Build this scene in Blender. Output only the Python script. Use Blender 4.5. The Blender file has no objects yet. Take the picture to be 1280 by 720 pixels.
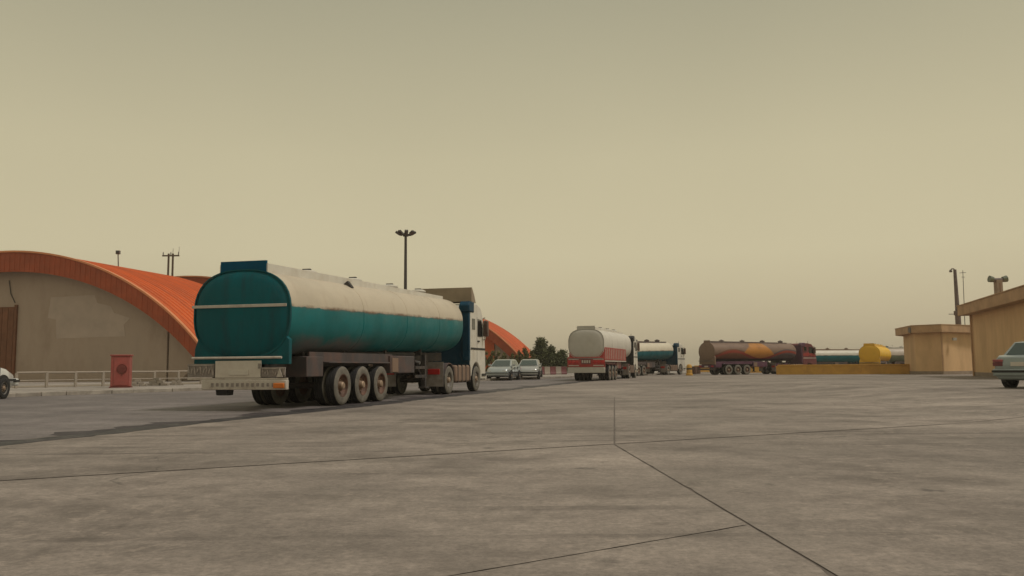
import bpy, bmesh, math, random
from mathutils import Vector, Matrix
R = math.radians
random.seed(11)
scene = bpy.context.scene
col = scene.collection

# ------------------------------------------------------------------ camera
FPX, W0, H0 = 1050.0, 1280.0, 720.0
PITCH, ROLL, CAMH = R(5.36), R(0.4), 1.0
CAM = Vector((0, 0, CAMH))
FWD = Vector((0, math.cos(PITCH), math.sin(PITCH)))
UP0 = Vector((0, -math.sin(PITCH), math.cos(PITCH)))
RGT = (Vector((1, 0, 0)) * math.cos(ROLL) - UP0 * math.sin(ROLL)).normalized()
UPV = RGT.cross(FWD).normalized()
cd = bpy.data.cameras.new('camera')
cam = bpy.data.objects.new('camera', cd); col.objects.link(cam)
cd.sensor_width = 36.0
cd.lens = FPX / W0 * 36.0
cd.clip_start = 0.1; cd.clip_end = 9000
M = Matrix.Identity(4)
for i, v in enumerate((RGT, UPV, -FWD)):
    M[0][i], M[1][i], M[2][i] = v
M[0][3], M[1][3], M[2][3] = CAM
cam.matrix_world = M
scene.camera = cam

# ------------------------------------------------------------------ sky
SUN_EL, SUN_AZ = R(60), R(104)            # azimuth measured from +Y towards +X
world = bpy.data.worlds.new('World'); scene.world = world
world.use_nodes = True
nt = world.node_tree; nt.nodes.clear()
out = nt.nodes.new('ShaderNodeOutputWorld')
bg = nt.nodes.new('ShaderNodeBackground'); bg.inputs['Strength'].default_value = 0.10
sky = nt.nodes.new('ShaderNodeTexSky'); sky.sky_type = 'NISHITA'
sky.sun_disc = False; sky.sun_elevation = SUN_EL; sky.sun_rotation = SUN_AZ
sky.dust_density = 6.0; sky.air_density = 1.0; sky.altitude = 900
bw = nt.nodes.new('ShaderNodeRGBToBW')
tint = nt.nodes.new('ShaderNodeMix'); tint.data_type = 'RGBA'; tint.blend_type = 'MULTIPLY'
tint.inputs[0].default_value = 1.0
tint.inputs[7].default_value = (1.0, 0.86, 0.54, 1)
tc = nt.nodes.new('ShaderNodeTexCoord')
sep = nt.nodes.new('ShaderNodeSeparateXYZ')
ramp = nt.nodes.new('ShaderNodeValToRGB')      # dusty overcast veil, a function of elevation only
cr = ramp.color_ramp
cr.elements[0].position = 0.0; cr.elements[0].color = (0.56, 0.46, 0.302, 1)
cr.elements[1].position = 1.0; cr.elements[1].color = (0.47, 0.44, 0.36, 1)
e = cr.elements.new(0.13); e.color = (0.64, 0.57, 0.378, 1)
e = cr.elements.new(0.24); e.color = (0.585, 0.528, 0.352, 1)
e = cr.elements.new(0.42); e.color = (0.395, 0.372, 0.262, 1)
sc10 = nt.nodes.new('ShaderNodeVectorMath'); sc10.operation = 'SCALE'; sc10.inputs['Scale'].default_value = 10.0
nz = nt.nodes.new('ShaderNodeTexNoise'); nz.inputs['Scale'].default_value = 1.6; nz.inputs['Detail'].default_value = 3
mr = nt.nodes.new('ShaderNodeMapRange'); mr.inputs[3].default_value = 0.9; mr.inputs[4].default_value = 1.1
mul = nt.nodes.new('ShaderNodeVectorMath'); mul.operation = 'SCALE'
mixw = nt.nodes.new('ShaderNodeMix'); mixw.data_type = 'RGBA'; mixw.inputs[0].default_value = 0.86
L = nt.links.new
L(sky.outputs[0], bw.inputs[0]); L(bw.outputs[0], tint.inputs[6])
L(tc.outputs['Generated'], sep.inputs[0]); L(sep.outputs['Z'], ramp.inputs[0])
L(ramp.outputs[0], sc10.inputs[0])
L(tc.outputs['Generated'], nz.inputs['Vector']); L(nz.outputs['Fac'], mr.inputs[0])
L(sc10.outputs[0], mul.inputs[0]); L(mr.outputs[0], mul.inputs['Scale'])
L(tint.outputs[2], mixw.inputs[6]); L(mul.outputs[0], mixw.inputs[7])
L(mixw.outputs[2], bg.inputs['Color']); L(bg.outputs[0], out.inputs['Surface'])

sd = bpy.data.lights.new('sun', 'SUN'); sd.energy = 1.5; sd.angle = R(10); sd.color = (1.0, 0.93, 0.86)
so = bpy.data.objects.new('sun', sd); col.objects.link(so)
sdir = Vector((math.sin(SUN_AZ) * math.cos(SUN_EL), math.cos(SUN_AZ) * math.cos(SUN_EL), math.sin(SUN_EL)))
so.rotation_euler = (-sdir).to_track_quat('-Z', 'Y').to_euler()

vs = scene.view_settings
vs.view_transform = 'Standard'; vs.look = 'None'; vs.exposure = 0.0; vs.gamma = 1.0
vs.use_curve_mapping = False

# ------------------------------------------------------------------ helpers
def smooth(a, b, v):
    t = min(1, max(0, (v - a) / (b - a))); return t * t * (3 - 2 * t)
def zg(X, Y):
    """the apron rises very gently towards the near right"""
    return 0.26 * smooth(7, 15, X) * (1 - smooth(36, 56, Y))
def ray(px, py):
    return FWD + RGT * ((px - W0 / 2) / FPX) + UPV * ((H0 / 2 - py) / FPX)
def at(px, py, Y):
    r = ray(px, py); return CAM + r * (Y / r.y)
def G(px, py, z=None):
    r = ray(px, py); zz = 0.0 if z is None else z
    for _ in range(12):
        p = CAM + r * ((zz - CAM.z) / r.z)
        if z is not None: break
        zz = zg(p.x, p.y)
    return p

MAT = {}
def mat(name, base, rough=0.6, metal=0.0, var=0.18, scale=2.5, dirt=None, dirt_amt=0.0, dirt_scale=1.2,
        bump=0.0, bump_scale=30, stretch=(1, 1, 1), spec=0.5, coat=0.0):
    """principled material whose colour carries two octaves of noise and optional dirt patches"""
    m = bpy.data.materials.new(name); m.use_nodes = True
    n = m.node_tree; N = n.nodes; b = N['Principled BSDF']
    b.inputs['Roughness'].default_value = rough; b.inputs['Metallic'].default_value = metal
    b.inputs['Specular IOR Level'].default_value = spec
    b.inputs['Coat Weight'].default_value = coat
    tc = N.new('ShaderNodeTexCoord'); oi = N.new('ShaderNodeObjectInfo')
    mp = N.new('ShaderNodeMapping'); mp.inputs['Scale'].default_value = stretch
    add = N.new('ShaderNodeVectorMath'); add.operation = 'ADD'
    rs = N.new('ShaderNodeMath'); rs.operation = 'MULTIPLY'; rs.inputs[1].default_value = 37.0
    n.links.new(oi.outputs['Random'], rs.inputs[0])
    n.links.new(tc.outputs['Object'], add.inputs[0]); n.links.new(rs.outputs[0], add.inputs[1])
    n.links.new(add.outputs[0], mp.inputs[0])
    nz = N.new('ShaderNodeTexNoise'); nz.inputs['Scale'].default_value = scale; nz.inputs['Detail'].default_value = 6
    nz.inputs['Roughness'].default_value = 0.65
    n.links.new(mp.outputs[0], nz.inputs['Vector'])
    mr = N.new('ShaderNodeMapRange'); mr.inputs[1].default_value = 0.3; mr.inputs[2].default_value = 0.7
    mr.inputs[3].default_value = 1 - var; mr.inputs[4].default_value = 1 + var
    n.links.new(nz.outputs['Fac'], mr.inputs[0])
    sc = N.new('ShaderNodeVectorMath'); sc.operation = 'SCALE'; sc.inputs[0].default_value = base
    n.links.new(mr.outputs[0], sc.inputs['Scale'])
    cur = sc.outputs[0]
    if dirt is not None:
        n2 = N.new('ShaderNodeTexNoise'); n2.inputs['Scale'].default_value = dirt_scale; n2.inputs['Detail'].default_value = 8
        n2.inputs['Roughness'].default_value = 0.7
        n.links.new(mp.outputs[0], n2.inputs['Vector'])
        m2 = N.new('ShaderNodeMapRange'); m2.inputs[1].default_value = 0.45; m2.inputs[2].default_value = 0.68
        m2.inputs[3].default_value = 0.0; m2.inputs[4].default_value = dirt_amt
        n.links.new(n2.outputs['Fac'], m2.inputs[0])
        mx = N.new('ShaderNodeMix'); mx.data_type = 'RGBA'
        n.links.new(m2.outputs[0], mx.inputs[0]); n.links.new(cur, mx.inputs[6]); mx.inputs[7].default_value = (*dirt, 1)
        cur = mx.outputs[2]
    n.links.new(cur, b.inputs['Base Color'])
    if bump:
        n3 = N.new('ShaderNodeTexNoise'); n3.inputs['Scale'].default_value = bump_scale; n3.inputs['Detail'].default_value = 4
        n.links.new(mp.outputs[0], n3.inputs['Vector'])
        bp = N.new('ShaderNodeBump'); bp.inputs['Strength'].default_value = bump; bp.inputs['Distance'].default_value = 0.02
        n.links.new(n3.outputs['Fac'], bp.inputs['Height']); n.links.new(bp.outputs[0], b.inputs['Normal'])
    MAT[name] = m; return m

def ground_mat(name, base, stain, streak_dir, rough=0.8, a=0.7, crack=True):
    """worn paving: broad tone patches, long tyre streaks, oil spots, fine grain and relief, in world coordinates"""
    m = bpy.data.materials.new(name); m.use_nodes = True
    n = m.node_tree; N = n.nodes; b = N['Principled BSDF']; K = n.links.new
    b.inputs['Roughness'].default_value = rough
    geo = N.new('ShaderNodeNewGeometry')
    def noise(scale, vec, detail=6, rg=0.65):
        t = N.new('ShaderNodeTexNoise'); t.inputs['Scale'].default_value = scale; t.inputs['Detail'].default_value = detail
        t.inputs['Roughness'].default_value = rg; K(vec, t.inputs['Vector']); return t.outputs['Fac']
    def rng(v, a0, a1, b0, b1):
        t = N.new('ShaderNodeMapRange'); t.inputs[1].default_value = a0; t.inputs[2].default_value = a1
        t.inputs[3].default_value = b0; t.inputs[4].default_value = b1; K(v, t.inputs[0]); return t.outputs[0]
    def mulm(x, y):
        t = N.new('ShaderNodeMath'); t.operation = 'MULTIPLY'; K(x, t.inputs[0]); K(y, t.inputs[1]); return t.outputs[0]
    pos = geo.outputs['Position']
    def streak(ang, sx, sy):
        mp = N.new('ShaderNodeMapping'); mp.inputs['Rotation'].default_value = (0, 0, ang)
        mp.inputs['Scale'].default_value = (sx, sy, 1); K(pos, mp.inputs[0]); return mp.outputs[0]
    v = rng(noise(0.16, pos, 5), 0.3, 0.7, 0.62, 1.26)
    v = mulm(v, rng(noise(0.9, pos, 7, 0.7), 0.3, 0.7, 0.74, 1.2))
    oi = N.new('ShaderNodeObjectInfo'); v = mulm(v, rng(oi.outputs['Random'], 0, 1, 0.91, 1.09))
    v = mulm(v, rng(noise(1.0, streak(streak_dir, 0.16, 0.9), 5), 0.3, 0.7, 0.87, 1.11))
    v = mulm(v, rng(noise(1.0, streak(streak_dir + 1.1, 0.3, 1.2), 4), 0.3, 0.7, 0.93, 1.06))
    v = mulm(v, rng(noise(22, pos, 9, 0.85), 0.36, 0.64, 0.66, 1.3))
    v = mulm(v, rng(noise(4.5, pos, 10, 0.8), 0.36, 0.64, 0.80, 1.17))
    sc = N.new('ShaderNodeVectorMath'); sc.operation = 'SCALE'; sc.inputs[0].default_value = base; K(v, sc.inputs['Scale'])
    st = rng(noise(0.42, pos, 8, 0.72), 0.50, 0.68, 0, a)
    mx = N.new('ShaderNodeMix'); mx.data_type = 'RGBA'; K(st, mx.inputs[0]); K(sc.outputs[0], mx.inputs[6])
    mx.inputs[7].default_value = (*stain, 1)
    # long faint tyre marks, two directions
    for ang, amt in ((streak_dir + 0.12, 0.55), (streak_dir - 0.5, 0.4)):
        tm = mulm(rng(noise(1.0, streak(ang, 0.035, 3.2), 2, 0.4), 0.60, 0.68, 0, amt), rng(noise(0.25, pos, 3), 0.45, 0.6, 0, 1))
        mt = N.new('ShaderNodeMix'); mt.data_type = 'RGBA'; K(tm, mt.inputs[0]); K(mx.outputs[2], mt.inputs[6])
        mt.inputs[7].default_value = (stain[0]*.62, stain[1]*.62, stain[2]*.64, 1); mx = mt
    # sharp-edged scuffs and pale scabs where the surface has worn
    sb = mulm(rng(noise(7.0, pos, 9, 0.75), 0.54, 0.58, 0, 0.5), rng(noise(0.6, pos, 4), 0.45, 0.58, 0, 1))
    ms = N.new('ShaderNodeMix'); ms.data_type = 'RGBA'; K(sb, ms.inputs[0]); K(mx.outputs[2], ms.inputs[6])
    ms.inputs[7].default_value = (base[0]*1.3, base[1]*1.28, base[2]*1.25, 1); mx = ms
    # oil drips
    vd = N.new('ShaderNodeTexVoronoi'); vd.inputs['Scale'].default_value = 1.3; vd.inputs['Randomness'].default_value = 1.0
    av = N.new('ShaderNodeVectorMath'); av.operation = 'ADD'; K(pos, av.inputs[0])
    nv = N.new('ShaderNodeTexNoise'); nv.inputs['Scale'].default_value = 9; nv.inputs['Detail'].default_value = 3; K(pos, nv.inputs['Vector'])
    sv = N.new('ShaderNodeVectorMath'); sv.operation = 'SCALE'; sv.inputs['Scale'].default_value = 0.16; K(nv.outputs['Color'], sv.inputs[0])
    K(sv.outputs[0], av.inputs[1]); K(av.outputs[0], vd.inputs['Vector'])
    dr = mulm(rng(vd.outputs['Distance'], 0.06, 0.15, 0.7, 0), rng(noise(0.35, pos, 2), 0.5, 0.58, 0, 1))
    md = N.new('ShaderNodeMix'); md.data_type = 'RGBA'; K(dr, md.inputs[0]); K(mx.outputs[2], md.inputs[6])
    md.inputs[7].default_value = (0.05, 0.043, 0.04, 1); mx = md
    spots = rng(noise(2.6, pos, 4, 0.5), 0.66, 0.74, 0, 0.5)
    mx2 = N.new('ShaderNodeMix'); mx2.data_type = 'RGBA'; K(spots, mx2.inputs[0]); K(mx.outputs[2], mx2.inputs[6])
    mx2.inputs[7].default_value = (stain[0] * .5, stain[1] * .5, stain[2] * .5, 1)
    cur = mx2.outputs[2]
    if crack:
        vo = N.new('ShaderNodeTexVoronoi'); vo.feature = 'DISTANCE_TO_EDGE'; vo.inputs['Scale'].default_value = 0.22
        ad = N.new('ShaderNodeVectorMath'); ad.operation = 'ADD'; K(pos, ad.inputs[0])
        nc = N.new('ShaderNodeTexNoise'); nc.inputs['Scale'].default_value = 0.8; nc.inputs['Detail'].default_value = 5; K(pos, nc.inputs['Vector'])
        K(nc.outputs['Color'], ad.inputs[1]); K(ad.outputs[0], vo.inputs['Vector'])
        ck = mulm(rng(vo.outputs['Distance'], 0.0, 0.004, 0.6, 0.0), rng(noise(0.3, pos, 3), 0.52, 0.6, 0, 1))
        mx3 = N.new('ShaderNodeMix'); mx3.data_type = 'RGBA'; K(ck, mx3.inputs[0]); K(cur, mx3.inputs[6])
        mx3.inputs[7].default_value = (0.03, 0.028, 0.026, 1); cur = mx3.outputs[2]
    K(cur, b.inputs['Base Color'])
    K(rng(noise(0.5, pos, 5), 0.3, 0.7, rough - 0.16, min(1, rough + 0.12)), b.inputs['Roughness'])
    bp = N.new('ShaderNodeBump'); bp.inputs['Strength'].default_value = 0.35; bp.inputs['Distance'].default_value = 0.006
    K(noise(28, pos, 6, 0.7), bp.inputs['Height']); K(bp.outputs[0], b.inputs['Normal'])
    MAT[name] = m; return m

class MB:
    """collects geometry for ONE mesh object"""
    def __init__(s): s.v = []; s.f = []; s.m = []
    def add(s, vs, fs, mi=0):
        o = len(s.v); s.v += [tuple(v) for v in vs]
        for f in fs: s.f.append([i + o for i in f]); s.m.append(mi)
        return s
    def box(s, x0, x1, y0, y1, z0, z1, mi=0, rot=None, piv=None):
        vs = [Vector((x, y, z)) for z in (z0, z1) for y in (y0, y1) for x in (x0, x1)]
        if rot is not None:
            p = Vector(piv) if piv else Vector(((x0+x1)/2, (y0+y1)/2, (z0+z1)/2))
            vs = [rot @ (v - p) + p for v in vs]
        return s.add(vs, [(0,2,3,1),(4,5,7,6),(0,1,5,4),(2,6,7,3),(0,4,6,2),(1,3,7,5)], mi)
    def tube(s, p0, p1, r0, r1=None, n=10, mi=0, cap=True):
        p0, p1 = Vector(p0), Vector(p1); r1 = r0 if r1 is None else r1
        d = (p1 - p0).normalized(); a = d.orthogonal().normalized(); b = d.cross(a)
        vs = []
        for p, r in ((p0, r0), (p1, r1)):
            for i in range(n):
                t = 2*math.pi*i/n; vs.append(p + a*(r*math.cos(t)) + b*(r*math.sin(t)))
        fs = [(i, (i+1) % n, n+(i+1) % n, n+i) for i in range(n)]
        if cap: fs += [tuple(range(n-1, -1, -1)), tuple(range(n, 2*n))]
        return s.add(vs, fs, mi)
    def path(s, pts, r, n=8, mi=0):
        for a, b in zip(pts[:-1], pts[1:]): s.tube(a, b, r, r, n, mi)
        return s
    def loft(s, rings, mi=0, cap=True, closed=True, flip=False):
        n = len(rings[0]); vs = [p for r in rings for p in r]; fs = []
        for k in range(len(rings)-1):
            for i in range(n if closed else n-1):
                j = (i+1) % n
                q = (k*n+i, k*n+j, (k+1)*n+j, (k+1)*n+i)
                fs.append(q[::-1] if flip else q)
        if cap:
            c0 = tuple(range(n-1, -1, -1)); c1 = tuple(range((len(rings)-1)*n, len(rings)*n))
            fs += [c0[::-1], c1[::-1]] if flip else [c0, c1]
        return s.add(vs, fs, mi)
    def lathe(s, prof, c, axis='y', n=24, mi=0, mis=None):
        """prof: (radius, offset along axis)"""
        c = Vector(c); vs = []
        for r, o in prof:
            for i in range(n):
                t = 2*math.pi*i/n; a, b = r*math.cos(t), r*math.sin(t)
                vs.append(c + (Vector((a, o, b)) if axis == 'y' else Vector((a, b, o)) if axis == 'z' else Vector((o, a, b))))
        for k in range(len(prof)-1):
            s.add([], [], 0)
        o0 = len(s.v); s.v += [tuple(v) for v in vs]
        for k in range(len(prof)-1):
            for i in range(n):
                j = (i+1) % n
                s.f.append([o0+k*n+i, o0+k*n+j, o0+(k+1)*n+j, o0+(k+1)*n+i]); s.m.append(mis[k] if mis else mi)
        return s
    def prism(s, poly, y0, y1, mi=0, axis='y'):
        """poly in (x,z), extruded along y"""
        n = len(poly)
        if axis == 'y': vs = [(x, y0, z) for x, z in poly] + [(x, y1, z) for x, z in poly]
        else: vs = [(x, y, y0) for x, y in poly] + [(x, y, y1) for x, y in poly]
        fs = [tuple(range(n)), tuple(range(2*n-1, n-1, -1))] + [(i, n+i, n+(i+1) % n, (i+1) % n) for i in range(n)]
        return s.add(vs, fs, mi)
    def mesh(s, name, mats, smooth_angle=35):
        me = bpy.data.meshes.new(name); me.from_pydata(s.v, [], s.f); me.update()
        bm = bmesh.new(); bm.from_mesh(me); bmesh.ops.recalc_face_normals(bm, faces=bm.faces); bm.to_mesh(me); bm.free()
        for m in (mats if isinstance(mats, (list, tuple)) else [mats]): me.materials.append(MAT[m])
        me.polygons.foreach_set('material_index', s.m)
        me.polygons.foreach_set('use_smooth', [True]*len(me.polygons))
        me.set_sharp_from_angle(angle=R(smooth_angle)); me.update()
        return me
    def build(s, name, mats, parent=None, bevel=0, angle=35, loc=None):
        return link(name, s.mesh(name, mats, angle), parent, bevel, loc)

def link(name, me, parent=None, bevel=0, loc=None, rot=None):
    o = bpy.data.objects.new(name, me); col.objects.link(o)
    if parent: o.parent = parent
    if loc: o.location = loc
    if rot: o.rotation_euler = rot
    if bevel:
        b = o.modifiers.new('bevel', 'BEVEL'); b.width = bevel; b.segments = 2; b.limit_method = 'ANGLE'; b.angle_limit = R(40)
    return o
def tag(o, label, cat, group=None):
    o['label'] = label; o['category'] = cat
    if group: o['group'] = group
    return o
def struct(o, label=None):
    o['kind'] = 'structure'
    if label: o['label'] = label
    return o
def thing(name, label, cat, loc=(0, 0, 0), rz=0, group=None):
    o = bpy.data.objects.new(name, None); col.objects.link(o); o.empty_display_size = 0.3
    o.location = loc; o.rotation_euler = (0, 0, rz)
    return tag(o, label, cat, group)
def dup(root, loc=None, rz=None, label=None):
    r = root.copy(); col.objects.link(r)
    if loc is not None: r.location = loc
    if rz is not None: r.rotation_euler = (0, 0, rz)
    if label: r['label'] = label
    for ch in list(root.children):
        c = ch.copy(); col.objects.link(c); c.parent = r
        for g in list(ch.children):
            d = g.copy(); col.objects.link(d); d.parent = c
    return r
HEAD = lambda deg: R(90 - deg)           # heading measured from +Y towards +X, local +x is forward

# ------------------------------------------------------------------ materials
ground_mat('concrete', (0.265, 0.224, 0.195), (0.10, 0.082, 0.07), R(12), 0.8, a=0.85)
ground_mat('asphalt', (0.178, 0.156, 0.152), (0.10, 0.088, 0.09), R(-66), 0.8, a=0.6)
ground_mat('paving', (0.31, 0.275, 0.245), (0.22, 0.19, 0.17), R(-60), 0.85, crack=False)
ground_mat('dirt', (0.30, 0.25, 0.19), (0.2, 0.165, 0.13), R(20), 0.95, crack=False)
mat('joint_fill', (0.125, 0.102, 0.088), 0.9, var=0.4, scale=5, dirt=(0.17, 0.145, 0.125), dirt_amt=0.9, dirt_scale=1.6)
mat('worn_strip', (0.052, 0.043, 0.046), 0.75, var=0.45, scale=2.2, dirt=(0.018, 0.015, 0.02), dirt_amt=0.8, dirt_scale=0.9, bump=0.4)
mat('bitumen', (0.022, 0.020, 0.024), 0.55, var=0.4, scale=4, dirt=(0.12, 0.11, 0.10), dirt_amt=0.5, dirt_scale=3, bump=0.4)
mat('kerb', (0.36, 0.32, 0.275), 0.85, var=0.25, scale=1.5, dirt=(0.16, 0.13, 0.11), dirt_amt=0.6, bump=0.3)
mat('render_beige', (0.42, 0.335, 0.275), 0.9, var=0.12, scale=0.5, dirt=(0.26, 0.195, 0.15), dirt_amt=0.6, dirt_scale=0.5, bump=0.15, bump_scale=15, stretch=(1, 1, 0.4))
mat('render_patch', (0.44, 0.362, 0.31), 0.9, var=0.1, scale=0.8, bump=0.1)
mat('ochre_wall', (0.66, 0.44, 0.235), 0.9, var=0.1, scale=0.6, dirt=(0.46, 0.29, 0.15), dirt_amt=0.6, dirt_scale=0.4, stretch=(1, 1, 0.35), bump=0.15, bump_scale=18)
mat('ochre_trim', (0.48, 0.305, 0.17), 0.85, var=0.14, scale=0.9, dirt=(0.24, 0.14, 0.08), dirt_amt=0.5, dirt_scale=0.5)
mat('plinth', (0.27, 0.21, 0.16), 0.9, var=0.2, scale=1.3, bump=0.2)
mat('orange_roof', (0.62, 0.108, 0.014), 0.6, var=0.13, scale=0.7, dirt=(0.36, 0.075, 0.024), dirt_amt=0.75, dirt_scale=0.9, stretch=(0.18, 1.5, 0.18))
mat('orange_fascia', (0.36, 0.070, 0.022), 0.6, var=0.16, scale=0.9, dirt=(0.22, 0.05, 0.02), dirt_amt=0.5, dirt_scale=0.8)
mat('orange_lit_edge', (0.66, 0.25, 0.11), 0.5, var=0.12, scale=1)  # roof edge catching light, painted as a brighter orange
mat('brown_door', (0.17, 0.068, 0.032), 0.7, var=0.25, scale=1.2)
mat('steel_dark', (0.05, 0.045, 0.045), 0.6, metal=0.2, var=0.25, scale=3)
mat('steel_grey', (0.15, 0.14, 0.135), 0.65, metal=0.2, var=0.25, scale=3, dirt=(0.16, 0.10, 0.07), dirt_amt=0.5)
mat('rail_white', (0.36, 0.31, 0.26), 0.7, var=0.2, scale=3, dirt=(0.20, 0.155, 0.12), dirt_amt=0.7, dirt_scale=3)
mat('cabinet_red', (0.33, 0.075, 0.065), 0.65, var=0.2, scale=2, dirt=(0.27, 0.11, 0.09), dirt_amt=0.5)
mat('cabinet_dark', (0.16, 0.03, 0.025), 0.6, var=0.2, scale=3)
mat('tyre', (0.016, 0.016, 0.018), 0.85, var=0.3, scale=6, dirt=(0.045, 0.04, 0.037), dirt_amt=0.5, dirt_scale=5)
mat('tyre_dusty', (0.17, 0.155, 0.13), 0.9, var=0.3, scale=5, dirt=(0.07, 0.063, 0.055), dirt_amt=0.6, dirt_scale=4)
mat('rim_rust', (0.155, 0.085, 0.06), 0.75, metal=0.2, var=0.4, scale=7, dirt=(0.05, 0.035, 0.03), dirt_amt=0.7, dirt_scale=6)
mat('rim_grey', (0.22, 0.205, 0.185), 0.7, metal=0.3, var=0.3, scale=7, dirt=(0.08, 0.065, 0.055), dirt_amt=0.6, dirt_scale=6)
mat('hub', (0.34, 0.25, 0.18), 0.6, metal=0.4, var=0.3, scale=8)
mat('chassis', (0.035, 0.032, 0.035), 0.75, var=0.35, scale=3, dirt=(0.14, 0.10, 0.075), dirt_amt=0.6, dirt_scale=2.5)
mat('panel_grey', (0.072, 0.062, 0.064), 0.75, var=0.25, scale=2, dirt=(0.15, 0.082, 0.066), dirt_amt=0.8, dirt_scale=2.2, stretch=(1, 1, 0.5))
mat('box_brown', (0.24, 0.16, 0.115), 0.75, var=0.25, scale=3, dirt=(0.10, 0.06, 0.045), dirt_amt=0.5, dirt_scale=3)
mat('teal', (0.0, 0.096, 0.118), 0.55, var=0.15, scale=1.2, dirt=(0.012, 0.05, 0.062), dirt_amt=0.85, dirt_scale=2.2, spec=0.2, stretch=(1, 1, 0.22))
mat('teal_blue', (0.0, 0.07, 0.14), 0.55, var=0.15, scale=2, spec=0.12)
mat('white_paint', (0.66, 0.63, 0.56), 0.45, var=0.1, scale=1.2, dirt=(0.47, 0.40, 0.31), dirt_amt=0.5, dirt_scale=1.5, coat=0.15)
mat('white_board', (0.56, 0.51, 0.45), 0.6, var=0.2, scale=3, dirt=(0.24, 0.18, 0.15), dirt_amt=0.75, dirt_scale=3)
mat('strip_dull', (0.36, 0.31, 0.275), 0.6, var=0.3, scale=6, dirt=(0.16, 0.11, 0.09), dirt_amt=0.7, dirt_scale=7)
mat('board_grey', (0.25, 0.22, 0.20), 0.6, var=0.25, scale=4, dirt=(0.14, 0.09, 0.075), dirt_amt=0.5, dirt_scale=5)
mat('amber', (0.62, 0.16, 0.015), 0.3, var=0.1)
mat('red_lens', (0.45, 0.02, 0.02), 0.3, var=0.1)
mat('blue_cab', (0.004, 0.045, 0.085), 0.5, var=0.2, scale=2, spec=0.2)
mat('shaded_shell', (0.30, 0.235, 0.165), 0.7, var=0.15, scale=1.5, dirt=(0.2, 0.145, 0.1), dirt_amt=0.5)  # shade on the white cab deflector, put into a tan base colour
mat('glass', (0.012, 0.016, 0.017), 0.08, var=0.05, spec=0.8)
mat('glass_green', (0.035, 0.06, 0.055), 0.08, var=0.05, spec=0.8)
mat('black_plastic', (0.02, 0.02, 0.021), 0.6, var=0.2)
mat('mirror_brown', (0.12, 0.075, 0.06), 0.5, var=0.2)
mat('chrome', (0.6, 0.58, 0.54), 0.25, metal=0.9, var=0.1)
mat('red_paint', (0.36, 0.035, 0.03), 0.5, var=0.25, scale=2, dirt=(0.22, 0.05, 0.045), dirt_amt=0.6, dirt_scale=2)
mat('grey_white', (0.48, 0.46, 0.42), 0.5, var=0.1, scale=1, dirt=(0.38, 0.35, 0.3), dirt_amt=0.5)
mat('purple_paint', (0.10, 0.038, 0.075), 0.45, var=0.25, scale=1.5, coat=0.2)
mat('maroon', (0.16, 0.04, 0.045), 0.5, var=0.25, scale=2)
mat('yellow_tank', (0.74, 0.42, 0.01), 0.45, var=0.15, scale=1.2, dirt=(0.4, 0.2, 0.02), dirt_amt=0.5)
mat('ochre_yellow', (0.56, 0.31, 0.055), 0.75, var=0.16, scale=0.9, dirt=(0.4, 0.2, 0.05), dirt_amt=0.5, dirt_scale=0.8, bump=0.1)
mat('grey_green', (0.13, 0.15, 0.11), 0.5, var=0.2, scale=1.5)
mat('car_silver', (0.36, 0.40, 0.40), 0.32, metal=0.35, var=0.06, scale=1, coat=0.5)
mat('car_grey', (0.40, 0.41, 0.40), 0.35, metal=0.3, var=0.06, coat=0.5)
mat('car_white', (0.62, 0.62, 0.59), 0.35, var=0.06, coat=0.5)
mat('lamp_pink', (0.34, 0.10, 0.105), 0.3, var=0.25, scale=9)
mat('car_pale', (0.27, 0.315, 0.315), 0.35, metal=0.2, var=0.06, coat=0.5)
mat('plate', (0.62, 0.57, 0.5), 0.5, var=0.12, scale=2, dirt=(0.4, 0.33, 0.28), dirt_amt=0.6, dirt_scale=2)
mat('bark', (0.09, 0.06, 0.04), 0.9, var=0.3, scale=4)
mat('leaf_dark', (0.062, 0.072, 0.022), 0.75, var=0.55, scale=1.3)
mat('leaf_olive', (0.12, 0.11, 0.03), 0.75, var=0.5, scale=1.3)
mat('leaf_mid', (0.085, 0.092, 0.03), 0.75, var=0.5, scale=1.3)
mat('concrete_block', (0.30, 0.26, 0.22), 0.9, var=0.25, scale=3, bump=0.3)
mat('rust_grey', (0.16, 0.125, 0.12), 0.7, metal=0.2, var=0.3, scale=3)

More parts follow.
